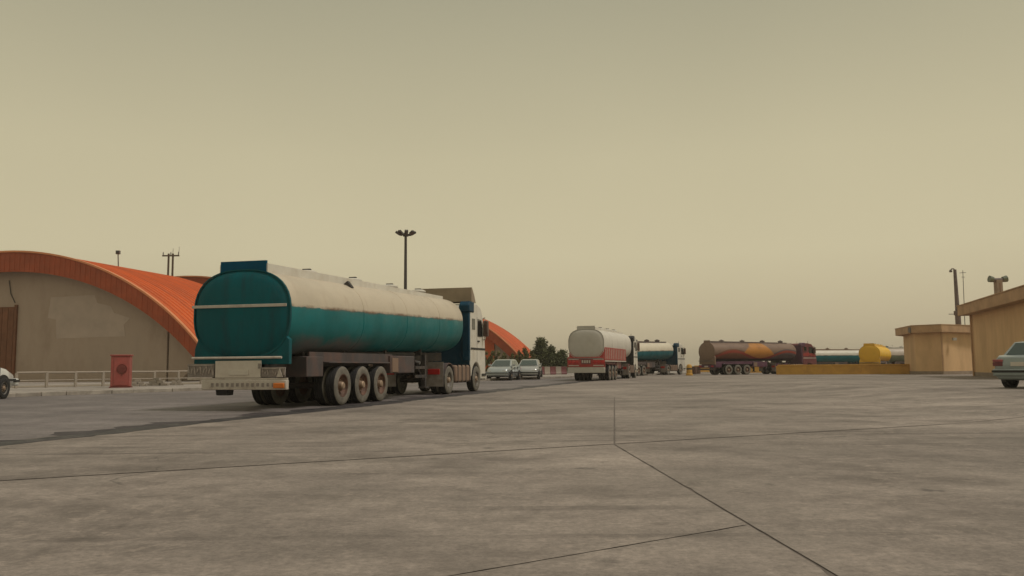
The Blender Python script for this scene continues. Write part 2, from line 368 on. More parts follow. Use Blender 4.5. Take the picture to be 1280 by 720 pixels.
def tank_mat(name, top, low, z0, rust=(0.13, 0.06, 0.035), mural=False, slope=0.0, belly=False):
    """two-tone tank paint, ragged rusty border at height z0, faded patches and run marks"""
    m = bpy.data.materials.new(name); m.use_nodes = True
    n = m.node_tree; N = n.nodes; b = N['Principled BSDF']; K = n.links.new
    b.inputs['Roughness'].default_value = 0.4; b.inputs['Specular IOR Level'].default_value = 0.22
    tc = N.new('ShaderNodeTexCoord'); sp = N.new('ShaderNodeSeparateXYZ'); K(tc.outputs['Object'], sp.inputs[0])
    def math_(op, a, b_):
        t = N.new('ShaderNodeMath'); t.operation = op
        for i, v in enumerate((a, b_)):
            if isinstance(v, (int, float)): t.inputs[i].default_value = v
            else: K(v, t.inputs[i])
        return t.outputs[0]
    def noise(scale, st=(1, 1, 1), detail=6):
        mp = N.new('ShaderNodeMapping'); mp.inputs['Scale'].default_value = st; K(tc.outputs['Object'], mp.inputs[0])
        t = N.new('ShaderNodeTexNoise'); t.inputs['Scale'].default_value = scale; t.inputs['Detail'].default_value = detail
        t.inputs['Roughness'].default_value = 0.65; K(mp.outputs[0], t.inputs['Vector']); return t.outputs['Fac']
    def rng(v, a0, a1, b0, b1):
        t = N.new('ShaderNodeMapRange'); t.inputs[1].default_value = a0; t.inputs[2].default_value = a1
        t.inputs[3].default_value = b0; t.inputs[4].default_value = b1; K(v, t.inputs[0]); return t.outputs[0]
    def mix(f, a, c):
        t = N.new('ShaderNodeMix'); t.data_type = 'RGBA'
        if isinstance(f, float): t.inputs[0].default_value = f
        else: K(f, t.inputs[0])
        for i, v in ((6, a), (7, c)):
            if isinstance(v, tuple): t.inputs[i].default_value = (*v, 1)
            else: K(v, t.inputs[i])
        return t.outputs[2]
    zz = math_('SUBTRACT', sp.outputs['Z'], math_('MULTIPLY', sp.outputs['X'], slope))
    zz = math_('ADD', zz, rng(noise(2.2), 0.3, 0.7, -0.025, 0.025))
    topc = mix(rng(noise(0.9), 0.45, 0.7, 0, 0.5), top, tuple(c * 0.74 for c in top))
    topc = mix(rng(noise(3.0, (1, 1, 0.12)), 0.56, 0.75, 0, 0.45), topc, (0.36, 0.27, 0.19))
    lowc = mix(rng(noise(0.8), 0.4, 0.7, 0, 0.7), low, tuple(c * 0.55 for c in low))
    lowc = mix(rng(noise(3.2, (1, 1, 0.2)), 0.62, 0.78, 0, 0.4), lowc, (0.07, 0.085, 0.095))
    if mural:
        x = sp.outputs['X']; y = sp.outputs['Y']
        wav = math_('ADD', zz, math_('MULTIPLY', math_('SINE', math_('ADD', math_('MULTIPLY', x, 0.78), 4.1), 0), 0.42))
        body = mix(rng(x, 6.2, 6.6, 0.0, 1.0), low, (0.10, 0.075, 0.085))
        body = mix(rng(wav, z0 - 0.02, z0 + 0.05, 0, 1), body, (0.22, 0.15, 0.115))      # pale upper wave
        g1 = math_('MULTIPLY', rng(math_('ADD', x, math_('MULTIPLY', zz, -1.3)), -0.9, -0.7, 0, 1), rng(math_('ADD', x, math_('MULTIPLY', zz, 1.1)), 9.2, 9.0, 0, 1))
        g1 = math_('MULTIPLY', g1, rng(wav, z0 - 0.16, z0 - 0.1, 0, 1))
        body = mix(g1, body, top)                                                        # gold panel
        r1 = math_('MULTIPLY', rng(wav, z0 - 0.14, z0 - 0.1, 1, 0), rng(wav, z0 - 0.4, z0 - 0.36, 0, 1))
        body = mix(r1, body, (0.26, 0.05, 0.035))                                        # red ribbon below it
        body = mix(rng(noise(1.1), 0.5, 0.7, 0, 0.4), body, (0.09, 0.045, 0.04))
        cur = mix(rng(zz, z0 - 0.62, z0 - 0.58, 1, 0), body, (0.06, 0.028, 0.045))
    else:
        if belly:      # pale ground reflection painted low on the barrel over the trailer axles
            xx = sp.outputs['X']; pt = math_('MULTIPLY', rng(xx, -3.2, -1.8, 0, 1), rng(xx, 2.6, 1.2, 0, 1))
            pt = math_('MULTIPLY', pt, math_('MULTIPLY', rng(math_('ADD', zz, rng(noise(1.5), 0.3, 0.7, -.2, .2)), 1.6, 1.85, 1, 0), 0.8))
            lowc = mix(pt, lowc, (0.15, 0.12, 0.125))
        band = rng(zz, z0 - 0.012, z0 + 0.012, 0, 1)
        cur = mix(band, lowc, topc)
        dz = math_('ABSOLUTE', math_('SUBTRACT', zz, z0 + 0.01), 0)
        rs = math_('MULTIPLY', rng(dz, 0.0, 0.07, 1, 0), rng(noise(2.5, (0.5, 1, 1)), 0.38, 0.6, 0.15, 0.95))
        cur = mix(rs, cur, rust)
    K(cur, b.inputs['Base Color'])
    K(rng(noise(1.5), 0.3, 0.7, 0.3, 0.55), b.inputs['Roughness'])
    MAT[name] = m
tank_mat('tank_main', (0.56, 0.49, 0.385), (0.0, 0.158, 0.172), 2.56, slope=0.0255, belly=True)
tank_mat('tank_red', (0.62, 0.59, 0.53), (0.40, 0.05, 0.04), 1.2)
tank_mat('tank_teal', (0.66, 0.60, 0.48), (0.0, 0.11, 0.14), 2.45, slope=0.02)
tank_mat('tank_mural', (0.46, 0.205, 0.05), (0.17, 0.07, 0.042), 2.3, mural=True)
tank_mat('tank_far_teal', (0.66, 0.63, 0.55), (0.0, 0.13, 0.16), 2.35)
tank_mat('tank_yellow', (0.80, 0.46, 0.01), (0.70, 0.35, 0.01), 2.0, rust=(0.5, 0.3, 0.03))
tank_mat('tank_grey', (0.52, 0.46, 0.40), (0.15, 0.17, 0.12), 2.2)

# ------------------------------------------------------------------ ground
def flat_sheet(name, poly, z, material, parent=None, thick=0.0, cuts=True):
    """polygon sheet following the gentle rise of the ground"""
    bm = bmesh.new()
    f = bm.faces.new([bm.verts.new((p[0], p[1], 0)) for p in poly])
    if cuts:
        for xv in (7, 8.3, 9.6, 11, 12.4, 13.7, 15):
            bmesh.ops.bisect_plane(bm, geom=bm.verts[:] + bm.edges[:] + bm.faces[:], plane_co=(xv, 0, 0), plane_no=(1, 0, 0))
        for yv in (36, 40, 44, 48, 52, 56):
            bmesh.ops.bisect_plane(bm, geom=bm.verts[:] + bm.edges[:] + bm.faces[:], plane_co=(0, yv, 0), plane_no=(0, 1, 0))
    for v in bm.verts: v.co.z = zg(v.co.x, v.co.y) + z
    for fc in bm.faces:
        if fc.normal.z < 0: fc.normal_flip()
    bm.normal_update()
    for fc in bm.faces:
        if fc.normal.z < 0: fc.normal_flip()
    if thick:
        ext = bmesh.ops.extrude_face_region(bm, geom=bm.faces[:])
        for v in [g for g in ext['geom'] if isinstance(g, bmesh.types.BMVert)]: v.co.z -= 0
        for v in bm.verts:
            pass
        top = set(g for g in ext['geom'] if isinstance(g, bmesh.types.BMVert))
        for v in bm.verts:
            if v not in top: v.co.z -= thick
        bmesh.ops.recalc_face_normals(bm, faces=bm.faces)
    me = bpy.data.meshes.new(name); bm.to_mesh(me); bm.free(); me.materials.append(MAT[material])
    return link(name, me, parent)

gr = flat_sheet('ground', [(-1200, -120), (1200, -120), (1200, 1900), (-1200, 1900)], -0.03, 'dirt')
struct(gr)

def xy(p): return Vector((p.x, p.y))
D0, D1 = xy(G(0, 555)), xy(G(720, 478))            # seam between asphalt and concrete
ddir = (D1 - D0).normalized(); dnor = Vector((ddir.y, -ddir.x))      # towards the concrete
K0, K1 = xy(G(20, 496)), xy(G(270, 487.5))         # kerb line
kdir = (K1 - K0).normalized(); knor = Vector((-kdir.y, kdir.x))      # towards the pavement

def clip(poly, p, nrm, off=0.0):
    """keep the side where (q-p).nrm >= off"""
    res = []; n = len(poly)
    for i in range(n):
        a, b = poly[i], poly[(i+1) % n]
        da, db = (a-p).dot(nrm)-off, (b-p).dot(nrm)-off
        if da >= 0: res.append(a)
        if (da >= 0) != (db >= 0): res.append(a + (b-a)*(da/(da-db)))
    return res
# bitumen bed under the slabs and the seam
apron = flat_sheet('concrete_apron', clip([Vector(p) for p in ((-60, -12), (90, -12), (90, 240), (-60, 240))], D0, dnor, -0.35), -0.005, 'joint_fill')
struct(apron)
A0, A1, A2 = xy(G(0, 607)), xy(G(768, 555)), xy(G(1280, 525))
adir = (A2 - A0).normalized(); anor = Vector((-adir.y, adir.x))
C0, C1 = xy(G(590, 715)), xy(G(940, 655))
cdir = (C1 - C0).normalized(); cnor = Vector((-cdir.y, cdir.x))
B1a, B1b = xy(G(768, 555)), xy(G(768, 498))
b1d = (B1b - B1a).normalized(); b1n = Vector((b1d.y, -b1d.x))
B2a, B2b = xy(G(775, 560)), xy(G(1045, 720))
b2d = (B2a - B2b).normalized(); b2n = Vector((b2d.y, -b2d.x))
full = clip([Vector(p) for p in ((-60, -12), (90, -12), (90, 240), (-60, 240))], D0, dnor, 0.16)
slabs = []
far = clip(full, A1, anor, 0.03); near = clip(full, A1, -anor, 0.03)
step = 13.5
for k in range(9):                                   # bays beyond the long joint
    bay = clip(far, A1, anor, 0.03 if k == 0 else k*step + 0.012)
    if k < 8: bay = clip(bay, A1, -anor, -(k+1)*step + 0.012)
    for s in range(-4, 7):
        o = 0 if k == 0 else 5.0 + 2.3*(k % 2)
        q = clip(bay, B1a + adir*(s*12.0 + o), b1n, 0.010 if k == 0 else 0.005) if s > -4 else bay
        if s < 6 and q: q = clip(q, B1a + adir*((s+1)*12.0 + o), -b1n, 0.010 if k == 0 else 0.005)
        if len(q) > 2: slabs.append(q)
for nb in (0, 1, 2):                                 # bays in front of it
    for s in (-2, -1, 0, 1):
        bay = near; cc = C0 if s < 0 else C0 - cnor*3.2
        if nb == 0: bay = clip(bay, cc, cnor, 0.005)
        if nb == 1: bay = clip(clip(bay, cc, -cnor, 0.005), cc - cnor*5.0, cnor, 0.009)
        if nb == 2: bay = clip(bay, cc - cnor*5.0, -cnor, 0.009)
        q = bay
        if s > -2: q = clip(q, B2a + adir*(s*9.0), b2n, 0.009)
        if s < 1 and q: q = clip(q, B2a + adir*((s+1)*9.0), -b2n, 0.009)
        if len(q) > 2: slabs.append(q)
def area(p): return abs(sum(p[i].x*p[(i+1) % len(p)].y - p[(i+1) % len(p)].x*p[i].y for i in range(len(p))))/2
def chip(poly, rnd=random.Random(3)):
    """worn, slightly chipped arrises on the nearer slabs"""
    res = []; n = len(poly)
    for i in range(n):
        a, b = poly[i], poly[(i+1) % n]; d = b - a; ln = d.length
        lo, hi = -6.0, 34.0
        k = int(ln/0.14); nr = Vector((d.y, -d.x)).normalized() if ln else d; res.append(a)
        j = 1
        while j < k:
            p = a + d*(j/k)
            if p.y < 26 and abs(p.x) < 20 and p.y > 2:
                e = abs(rnd.gauss(0, .0025)) + (rnd.uniform(.006, .022) if rnd.random() < .05 else 0)
                res.append(p - nr*e*CH)
            j += 1
    return res
CH = 1.0
for q in slabs:
    if sum(q[i].x*q[(i+1) % len(q)].y - q[(i+1) % len(q)].x*q[i].y for i in range(len(q))) < 0: q = q[::-1]
    if area(q) > 0.3: q = chip(q); flat_sheet('concrete_slab', q, 0.0, 'concrete', apron)

asp = clip(clip([Vector(p) for p in ((-160, -12), (60, -12), (60, 240), (-160, 240))], D0, -dnor, 0.1), K0, -knor, 0.0)
road = flat_sheet('asphalt_road', asp, -0.006, 'asphalt', cuts=False); struct(road)

# ragged bitumen seam / gutter between the two pavings
bm = bmesh.new(); prev = None; rnd = random.Random(5)
t = -6.0; wl, wr = 0.2, 0.2
while t < 110:
    wl += (rnd.uniform(-0.1, 0.62) - wl)*0.25; wr += (rnd.uniform(0.0, 0.40) - wr)*0.3; wl = max(wl, .06); wr = max(wr, .05)
    if 12 > t > 2: wl2 = wl + 0.12
    else: wl2 = wl
    p = D0 + ddir*t
    row = [bm.verts.new((*(p - dnor*wl2), -0.004)), bm.verts.new((*(p - dnor*wl2*0.5), 0.008 + rnd.uniform(0, 0.008))),
           bm.verts.new((*(p + dnor*0.02), -0.002 + rnd.uniform(-0.004, 0.004))), bm.verts.new((*(p + dnor*wr*0.6), 0.008 + rnd.uniform(0, 0.006))), bm.verts.new((*(p + dnor*wr), 0.003))]
    if prev:
        for i in range(4): bm.faces.new((prev[i], prev[i+1], row[i+1], row[i]))
    prev = row; t += rnd.uniform(0.16, 0.42) if t < 50 else 1.2
bmesh.ops.recalc_face_normals(bm, faces=bm.faces)
me = bpy.data.meshes.new('bitumen_seam'); bm.to_mesh(me); bm.free(); me.materials.append(MAT['bitumen'])
struct(link('bitumen_seam', me))
bm = bmesh.new(); prev = None; t = -6.0; wl, wr = .5, .4
while t < 70:
    wl += (rnd.uniform(-.5, 1.9) - wl)*.3; wr += (rnd.uniform(-.25, .55) - wr)*.25
    p = D0 + ddir*t
    row = [bm.verts.new((*(p - dnor*max(wl, .05)), -.0045)), bm.verts.new((*p, .0015)), bm.verts.new((*(p + dnor*(.16+wr)), .0028))]
    if prev:
        for i in range(2): bm.faces.new((prev[i], prev[i+1], row[i+1], row[i]))
    prev = row; t += rnd.uniform(.12, .4)
bmesh.ops.recalc_face_normals(bm, faces=bm.faces)
me = bpy.data.meshes.new('worn_strip'); bm.to_mesh(me); bm.free(); me.materials.append(MAT['worn_strip'])
struct(link('worn_strip', me))

# raised pavement and its kerb stones
PZ = 0.14
pav = clip([Vector(p) for p in ((-160, -12), (60, -12), (60, 200), (-160, 200))], K0, knor, 0.16)
pavement = flat_sheet('pavement', pav, PZ, 'paving', cuts=False); struct(pavement)
ks = MB().box(0, 0.985, 0, 0.155, -0.1, PZ + 0.012).mesh('kerb_stone', 'kerb')
for i in range(-14, 92):
    p = K0 + kdir*i
    o = link('kerb_stone', ks, pavement, 0.02 if i < 40 else 0, (p.x + random.uniform(-.012, .012), p.y, random.uniform(-.012, .008)),
             (0, 0, math.atan2(kdir.y, kdir.x) + random.uniform(-.008, .008)))

# ------------------------------------------------------------------ vaulted halls
def hall_proto(gmat='render_beige'):
    t = thing('vaulted_hall', '', 'building')
    # local: +y axis into depth, x across, gable wall at y=0, crown at x=0
    RAD, HALF, CROWN = 21.0, 15.8, 9.55
    zc = CROWN - RAD
    def zt(x, r=RAD): return zc + math.sqrt(max(0, r*r - x*x))
    a_end = math.asin(HALF/RAD)
    # roof sheet with standing ribs that follow the arc
    DEP, OV = 13.2, 1.0
    mb = MB(); NA = 40; prof = []; y = -OV; pitch = 0.62
    while y < DEP:
        prof += [(y, 0.0), (y + pitch*0.62, 0.0), (y + pitch*0.70, 0.075), (y + pitch*0.92, 0.075)]; y += pitch
    prof.append((y, 0.0)); yend = y
    vs = []
    for k in range(NA+1):
        a = -a_end + 2*a_end*k/NA
        for (yy, h) in prof:
            vs.append(((RAD+h)*math.sin(a), yy, zc + (RAD+h)*math.cos(a)))
    n = len(prof); fs = []
    for k in range(NA):
        for i in range(n-1): fs.append((k*n+i, k*n+i+1, (k+1)*n+i+1, (k+1)*n+i))
    mb.add(vs, fs); roof = mb.build('roof', 'orange_roof', t, angle=25)
    # soffit under the sheet
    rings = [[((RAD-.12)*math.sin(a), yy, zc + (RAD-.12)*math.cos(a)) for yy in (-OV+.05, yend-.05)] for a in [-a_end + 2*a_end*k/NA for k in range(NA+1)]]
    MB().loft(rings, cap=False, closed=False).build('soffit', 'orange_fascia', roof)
    # gable fascia: curved board with vertical fluting, and the roof edge strip, its lit look put into the colour
    FD = 1.35
    def fascia(y0, y1, name):
        m = MB(); K = 150
        for k in range(K):
            x0 = -HALF + 2*HALF*k/K; x1 = -HALF + 2*HALF*(k+1)/K
            yo = y0 if k % 2 else y0 + 0.018*(1 if y0 < 0 else -1)
            za, zb = zt(x0) - .02, zt(x1) - .02
            d0 = FD*(1 - .12*abs(x0)/HALF); d1 = FD*(1 - .12*abs(x1)/HALF)
            m.add([(x0, yo, za-d0*1.05), (x1, yo, zb-d1*1.05), (x1, yo, zb), (x0, yo, za), (x0, y1, za-d0*1.05), (x1, y1, zb-d1*1.05), (x1, y1, zb), (x0, y1, za)],
                  [(0,1,2,3), (7,6,5,4), (0,4,5,1), (3,2,6,7), (0,3,7,4), (1,5,6,2)])
        return m.build(name, 'orange_fascia', t, angle=20)
    fascia(-OV-.12, -OV+.03, 'fascia'); fascia(yend+.12, yend-.03, 'fascia')
    m = MB()
    rings = [[((RAD+r)*math.sin(a), yy, zc + (RAD+r)*math.cos(a)) for r, yy in ((.0, -OV-.22), (.13, -OV-.22), (.13, -OV+.12), (.0, -OV+.12))] for a in [-a_end-.004 + (2*a_end+.008)*k/60 for k in range(61)]]
    m.loft(rings).build('lit_edge', 'orange_lit_edge', t)
    # eave gutters along both sides
    for s in (-1, 1):
        MB().box(s*HALF-.16, s*HALF+.16, -OV-.1, yend+.05, zt(HALF)-.28, zt(HALF)-.03).build('gutter', 'orange_fascia', t, 0.03)
    # gable walls, side walls
    WX = 12.5
    def gable(y0, y1):
        pts = [(-WX, -.2)] + [(x, zt(x) - .16) for x in [-WX + 2*WX*k/40 for k in range(41)]] + [(WX, -.2)]
        return MB().prism(pts, y0, y1).build('gable_wall', gmat, t)
    gw = gable(0, .3); gable(DEP-.5, DEP-.2)
    for s in (-1, 1):
        MB().box(s*WX-.15, s*WX+.15, .3, DEP-.5, -.2, zt(WX)-.2).build('side_wall', 'render_beige', t)
        # raking buttress under the eave
        for yy in (.02, 4.2, 8.4, DEP-.9):
            MB().prism([(s*(WX+.15), -.2), (s*(WX+.75), -.2), (s*(HALF-.1), zt(HALF)-.35), (s*(WX+.15), zt(WX)-.4)], yy, yy+.4).build('buttress', 'render_beige', t)
    # paler re-rendered patch on the gable
    pp = [(2.9, 6.25), (6.5, 6.35), (6.8, 5.75), (7.9, 5.5), (8.2, 5.0), (9.5, 4.6), (9.0, 4.15), (9.15, 3.3), (3.5, 3.2), (3.4, 4.6), (2.7, 4.75)]
    MB().prism(pp, -.012, .01).build('render_patch', 'render_patch', gw)
    # tall brown sliding door with boards and its frame
    d = MB(); d.box(-3.1, -.05, -.10, -.01, 0, 5.6); door = d.build('door', 'brown_door', t, 0.01)
    for k in range(6): MB().box(-3.06+.5*k, -2.6+.5*k, -.135, -.10, .05, 5.5).build('board', 'brown_door', door)
    MB().box(-.05, .15, -.16, -.005, 0, 5.75).build('door_frame', 'brown_door', t)
    MB().path([(-.7, -.06, 7.6), (-.5, -.06, 6.6), (-.1, -.06, 5.9)], .03).build('cable', 'steel_dark', gw)
    return t
HV = R(10.8)
def hall_at(px_peak, Y): # crown of the front fascia seen at px_peak, at depth Y
    p = at(px_peak, 400, Y); return Vector((p.x, p.y, 0.1))
hall = hall_proto()
hall['label'] = 'nearest vaulted hall with orange ribbed roof and beige gable, at the left edge'
hall['group'] = 'row of orange vaulted halls'
hall.location = hall_at(20, 62.5); hall.rotation_euler = (0, 0, -HV)
h2 = dup(hall, hall_at(238, 80), -HV, 'second vaulted orange hall, its crown just showing behind the nearest hall')
h3 = hall_proto('orange_roof'); h3.location = hall_at(503, 112); h3.rotation_euler = (0, 0, -HV)
h3['label'] = 'farthest orange vaulted hall, one roof slope showing right of the white cab'; h3['group'] = 'row of orange vaulted halls'

# lamp mast on the first hall's roof
def roof_lamp():
    b = at(148.5, 333, 69)
    t = thing('roof_floodlight', 'small floodlight on a thin post on the crown of the nearest orange roof', 'floodlight', b)
    MB().tube((0, 0, -.6), (-.1, 0, 1.05), .05, .045).build('post', 'steel_grey', t)
    MB().box(-.26, .06, -.12, .12, 1.02, 1.32).build('lamp_head', 'steel_grey', t, .02)
    MB().box(-.2, .0, -.16, -.12, 1.06, 1.27).build('lamp_glass', 'glass', t)
roof_lamp()
def h_pole():
    b = at(211, 400, 104); b.z = 0.1
    top = at(211, 319, 104).z
    t = thing('twin_pole', 'twin wooden utility pole with a crossarm rising behind the orange roofs', 'utility pole', b)
    for s in (-.28, .28): MB().tube((s, 0, -.3), (s*.95, 0, top+.1), .16, .12, 10).build('post', 'bark', t)
    arm = MB().box(-1.05, 1.05, -.07, .07, top-.25, top-.08).build('crossarm', 'bark', t)
    for x in (-.95, .0, .95):
        MB().lathe([(.0, 0), (.07, 0), (.05, .12), (.09, .16), (.05, .24), (.07, .3), (0, .45)], (x, 0, top-.1), 'z', 8).build('insulator', 'steel_grey', arm)
    MB().tube((1.0, 0, top), (1.02, 0, top+.95), .025).build('aerial', 'steel_grey', t)
    MB().tube((.25, 0, top), (.27, 0, top+.75), .025).build('aerial', 'steel_grey', t)
h_pole()

# ------------------------------------------------------------------ railing, cabinet, clutter by the kerb
def railing():
    a, b = at(20, 480, 40.5), at(330, 480, 51)
    a.z = b.z = PZ
    v = b - a; Ln = Vector((v.x, v.y)).length
    t = thing('railing', 'low pale pipe railing along the pavement in front of the nearest hall', 'railing', a, math.atan2(v.y, v.x))
    n = 10
    H = .74
    for i in range(n+1):
        x = Ln*i/n
        MB().box(x-.06, x+.06, -.06, .06, 0, H-.03).build('post', 'rail_white', t, .012)
    for i in range(n):
        x0, x1 = Ln*i/n, Ln*(i+1)/n
        MB().tube((x0, 0, H), (x1, 0, H + random.uniform(-.015, .015)), .05, .05, 10).build('top_rail', 'rail_white', t)
        MB().tube((x0, 0, .36), (x1, 0, .36), .028, .028, 8).build('lower_rail', 'rail_white', t)
railing()
def planting_strip():
    a, b = at(12, 480, 41.5), at(330, 480, 52); v = b - a
    me = MB().box(0, Vector((v.x, v.y)).length, 0, 4.0, -.1, .03).mesh('soil', 'dirt')
    o = link('planting_bed', me, None, 0, (a.x, a.y, PZ), (0, 0, math.atan2(v.y, v.x))); struct(o)
planting_strip()
def cabinet():
    p = G(151, 484.5, PZ)
    t = thing('red_cabinet', 'red metal street cabinet with a round dial on its front, standing on the pavement', 'cabinet', p, R(14))
    MB().box(-.42, .42, -.3, .3, .06, 1.5).build('body', 'cabinet_red', t, .025)
    MB().box(-.46, .46, -.34, .34, 0, .06).build('base', 'cabinet_dark', t)
    MB().box(-.46, .46, -.34, .34, 1.5, 1.57).build('lid', 'cabinet_red', t, .02)
    d = MB().box(-.28, .36, -.325, -.302, .12, 1.42).build('door', 'cabinet_red', t, .01)
    MB().lathe([(.0, -.35), (.16, -.352), (.2, -.345), (.2, -.33), (.235, -.34), (.235, -.322)], (.08, 0, .88), 'y', 24).build('dial', 'cabinet_dark', d)
    MB().box(.05, .11, -.36, -.33, .58, .64).build('latch', 'cabinet_dark', d)
cabinet()
for i, (px, Y, w, h, lab) in enumerate((
        (172, 43.5, .9, .34, 'low pile of grey concrete blocks just right of the red cabinet'),
        (196, 44.5, 1.2, .42, 'wide pile of grey concrete blocks midway between red cabinet and tanker'),
        (221, 45.5, .7, .38, 'small pile of grey concrete blocks nearest the parked tanker tail'))):
    p = at(px, 480, Y); p.z = PZ
    t = thing('block_pile', lab, 'blocks', p, random.uniform(-.3, .3), 'concrete blocks by the railing')
    for k in range(3):
        for j in range(3 - k):
            x = (j - (2-k)/2)*w*.34 + random.uniform(-.03, .03); z = k*h/3
            MB().box(x-w*.155, x+w*.155, -.1, .1, z, z+h/3-.01, rot=Matrix.Rotation(random.uniform(-.15, .15), 3, 'Z')).build('block', 'concrete_block', t, .01)

# ------------------------------------------------------------------ wheels
def wheel_meshes(r, w, key, tyre='tyre', side='tyre_dusty', rim='rim_rust', n=32, dish=0.1):
    """outer face looks to -y; centre at the origin"""
    h = w/2
    prof = [(r*.57, -h*.86), (r*.62, -h*1.0), (r*.80, -h*1.06), (r*.93, -h*.98), (r*.985, -h*.84)]
    mis = [1, 1, 1, 1]
    grooves = [-.62, -.2, .2, .62]
    for g in grooves:
        prof += [(r, h*(g-.10)), (r*.972, h*(g-.07)), (r*.972, h*(g+.07)), (r, h*(g+.10))]; mis += [0, 0, 0, 0]
    prof += [(r*.985, h*.84), (r*.93, h*.98), (r*.80, h*1.06), (r*.62, h), (r*.57, h*.86)]
    mis += [0, 1, 1, 1, 1]
    m = MB().lathe(prof, (0, 0, 0), 'y', n, mis=mis)
    ty = m.mesh('wheel_' + key, [tyre, side], 30)
    m2 = MB()
    m2.lathe([(r*.60, -h*.92), (r*.585, -h*.99), (r*.56, -h*.96), (r*.54, -h*.6), (r*.50, -h*.6+dish*.2), (r*.36, -h*.6+dish), (r*.30, -h*.6+dish*.6), (r*.24, -h*.6+dish*.5), (r*.2, -h*.6+dish*.45)], (0, 0, 0), 'y', n)
    m2.lathe([(r*.22, -h*.6+dish*.5), (r*.2, -h*.95), (r*.15, -h*1.12), (0.001, -h*1.16)], (0, 0, 0), 'y', 16, mi=1)
    m2.lathe([(r*.58, h*.9), (r*.55, h*.5), (r*.3, h*.3), (0.001, h*.3)], (0, 0, 0), 'y', n)
    for k in range(10):
        t = 2*math.pi*k/10; x, z = r*.30*math.cos(t), r*.30*math.sin(t)
        m2.tube((x, -h*.6+dish*.6, z), (x, -h*.6+dish*.6-.035, z), .018, .014, 6, 1)
    rm = m2.mesh('rim_' + key, [rim, 'hub'], 30)
    return ty, rm
W_TRAIL = wheel_meshes(.525, .29, 'trailer')
W_GREY = wheel_meshes(.525, .29, 'grey', rim='rim_grey')
W_FRONT = wheel_meshes(.52, .31, 'front', rim='rim_grey', dish=-.03)
W_CAR = wheel_meshes(.305, .2, 'car', side='tyre', rim='rim_grey', n=24, dish=.02)
def wheel(parent, wm, x, y, r):
    o = link('wheel', wm[0], parent, 0, (x, y, r), (0, random.uniform(0, 6), 0 if y < 0 else math.pi))
    if y > 0: o.rotation_euler = (0, 0, math.pi)
    link('rim', wm[1], o)
    return o

# ------------------------------------------------------------------ tanker trucks
def superring(x, hw, z0, z1, n=40, e=2.5, sh=1.0):
    zc, hz = (z0+z1)/2, (z1-z0)/2; r = []
    for i in range(n):
        t = 2*math.pi*(i+.5)/n; c, s = math.cos(t), math.sin(t)
        r.append((x, hw*sh*math.copysign(abs(c)**(2/e), c), zc + hz*sh*math.copysign(abs(s)**(2/e), s)))
    return r

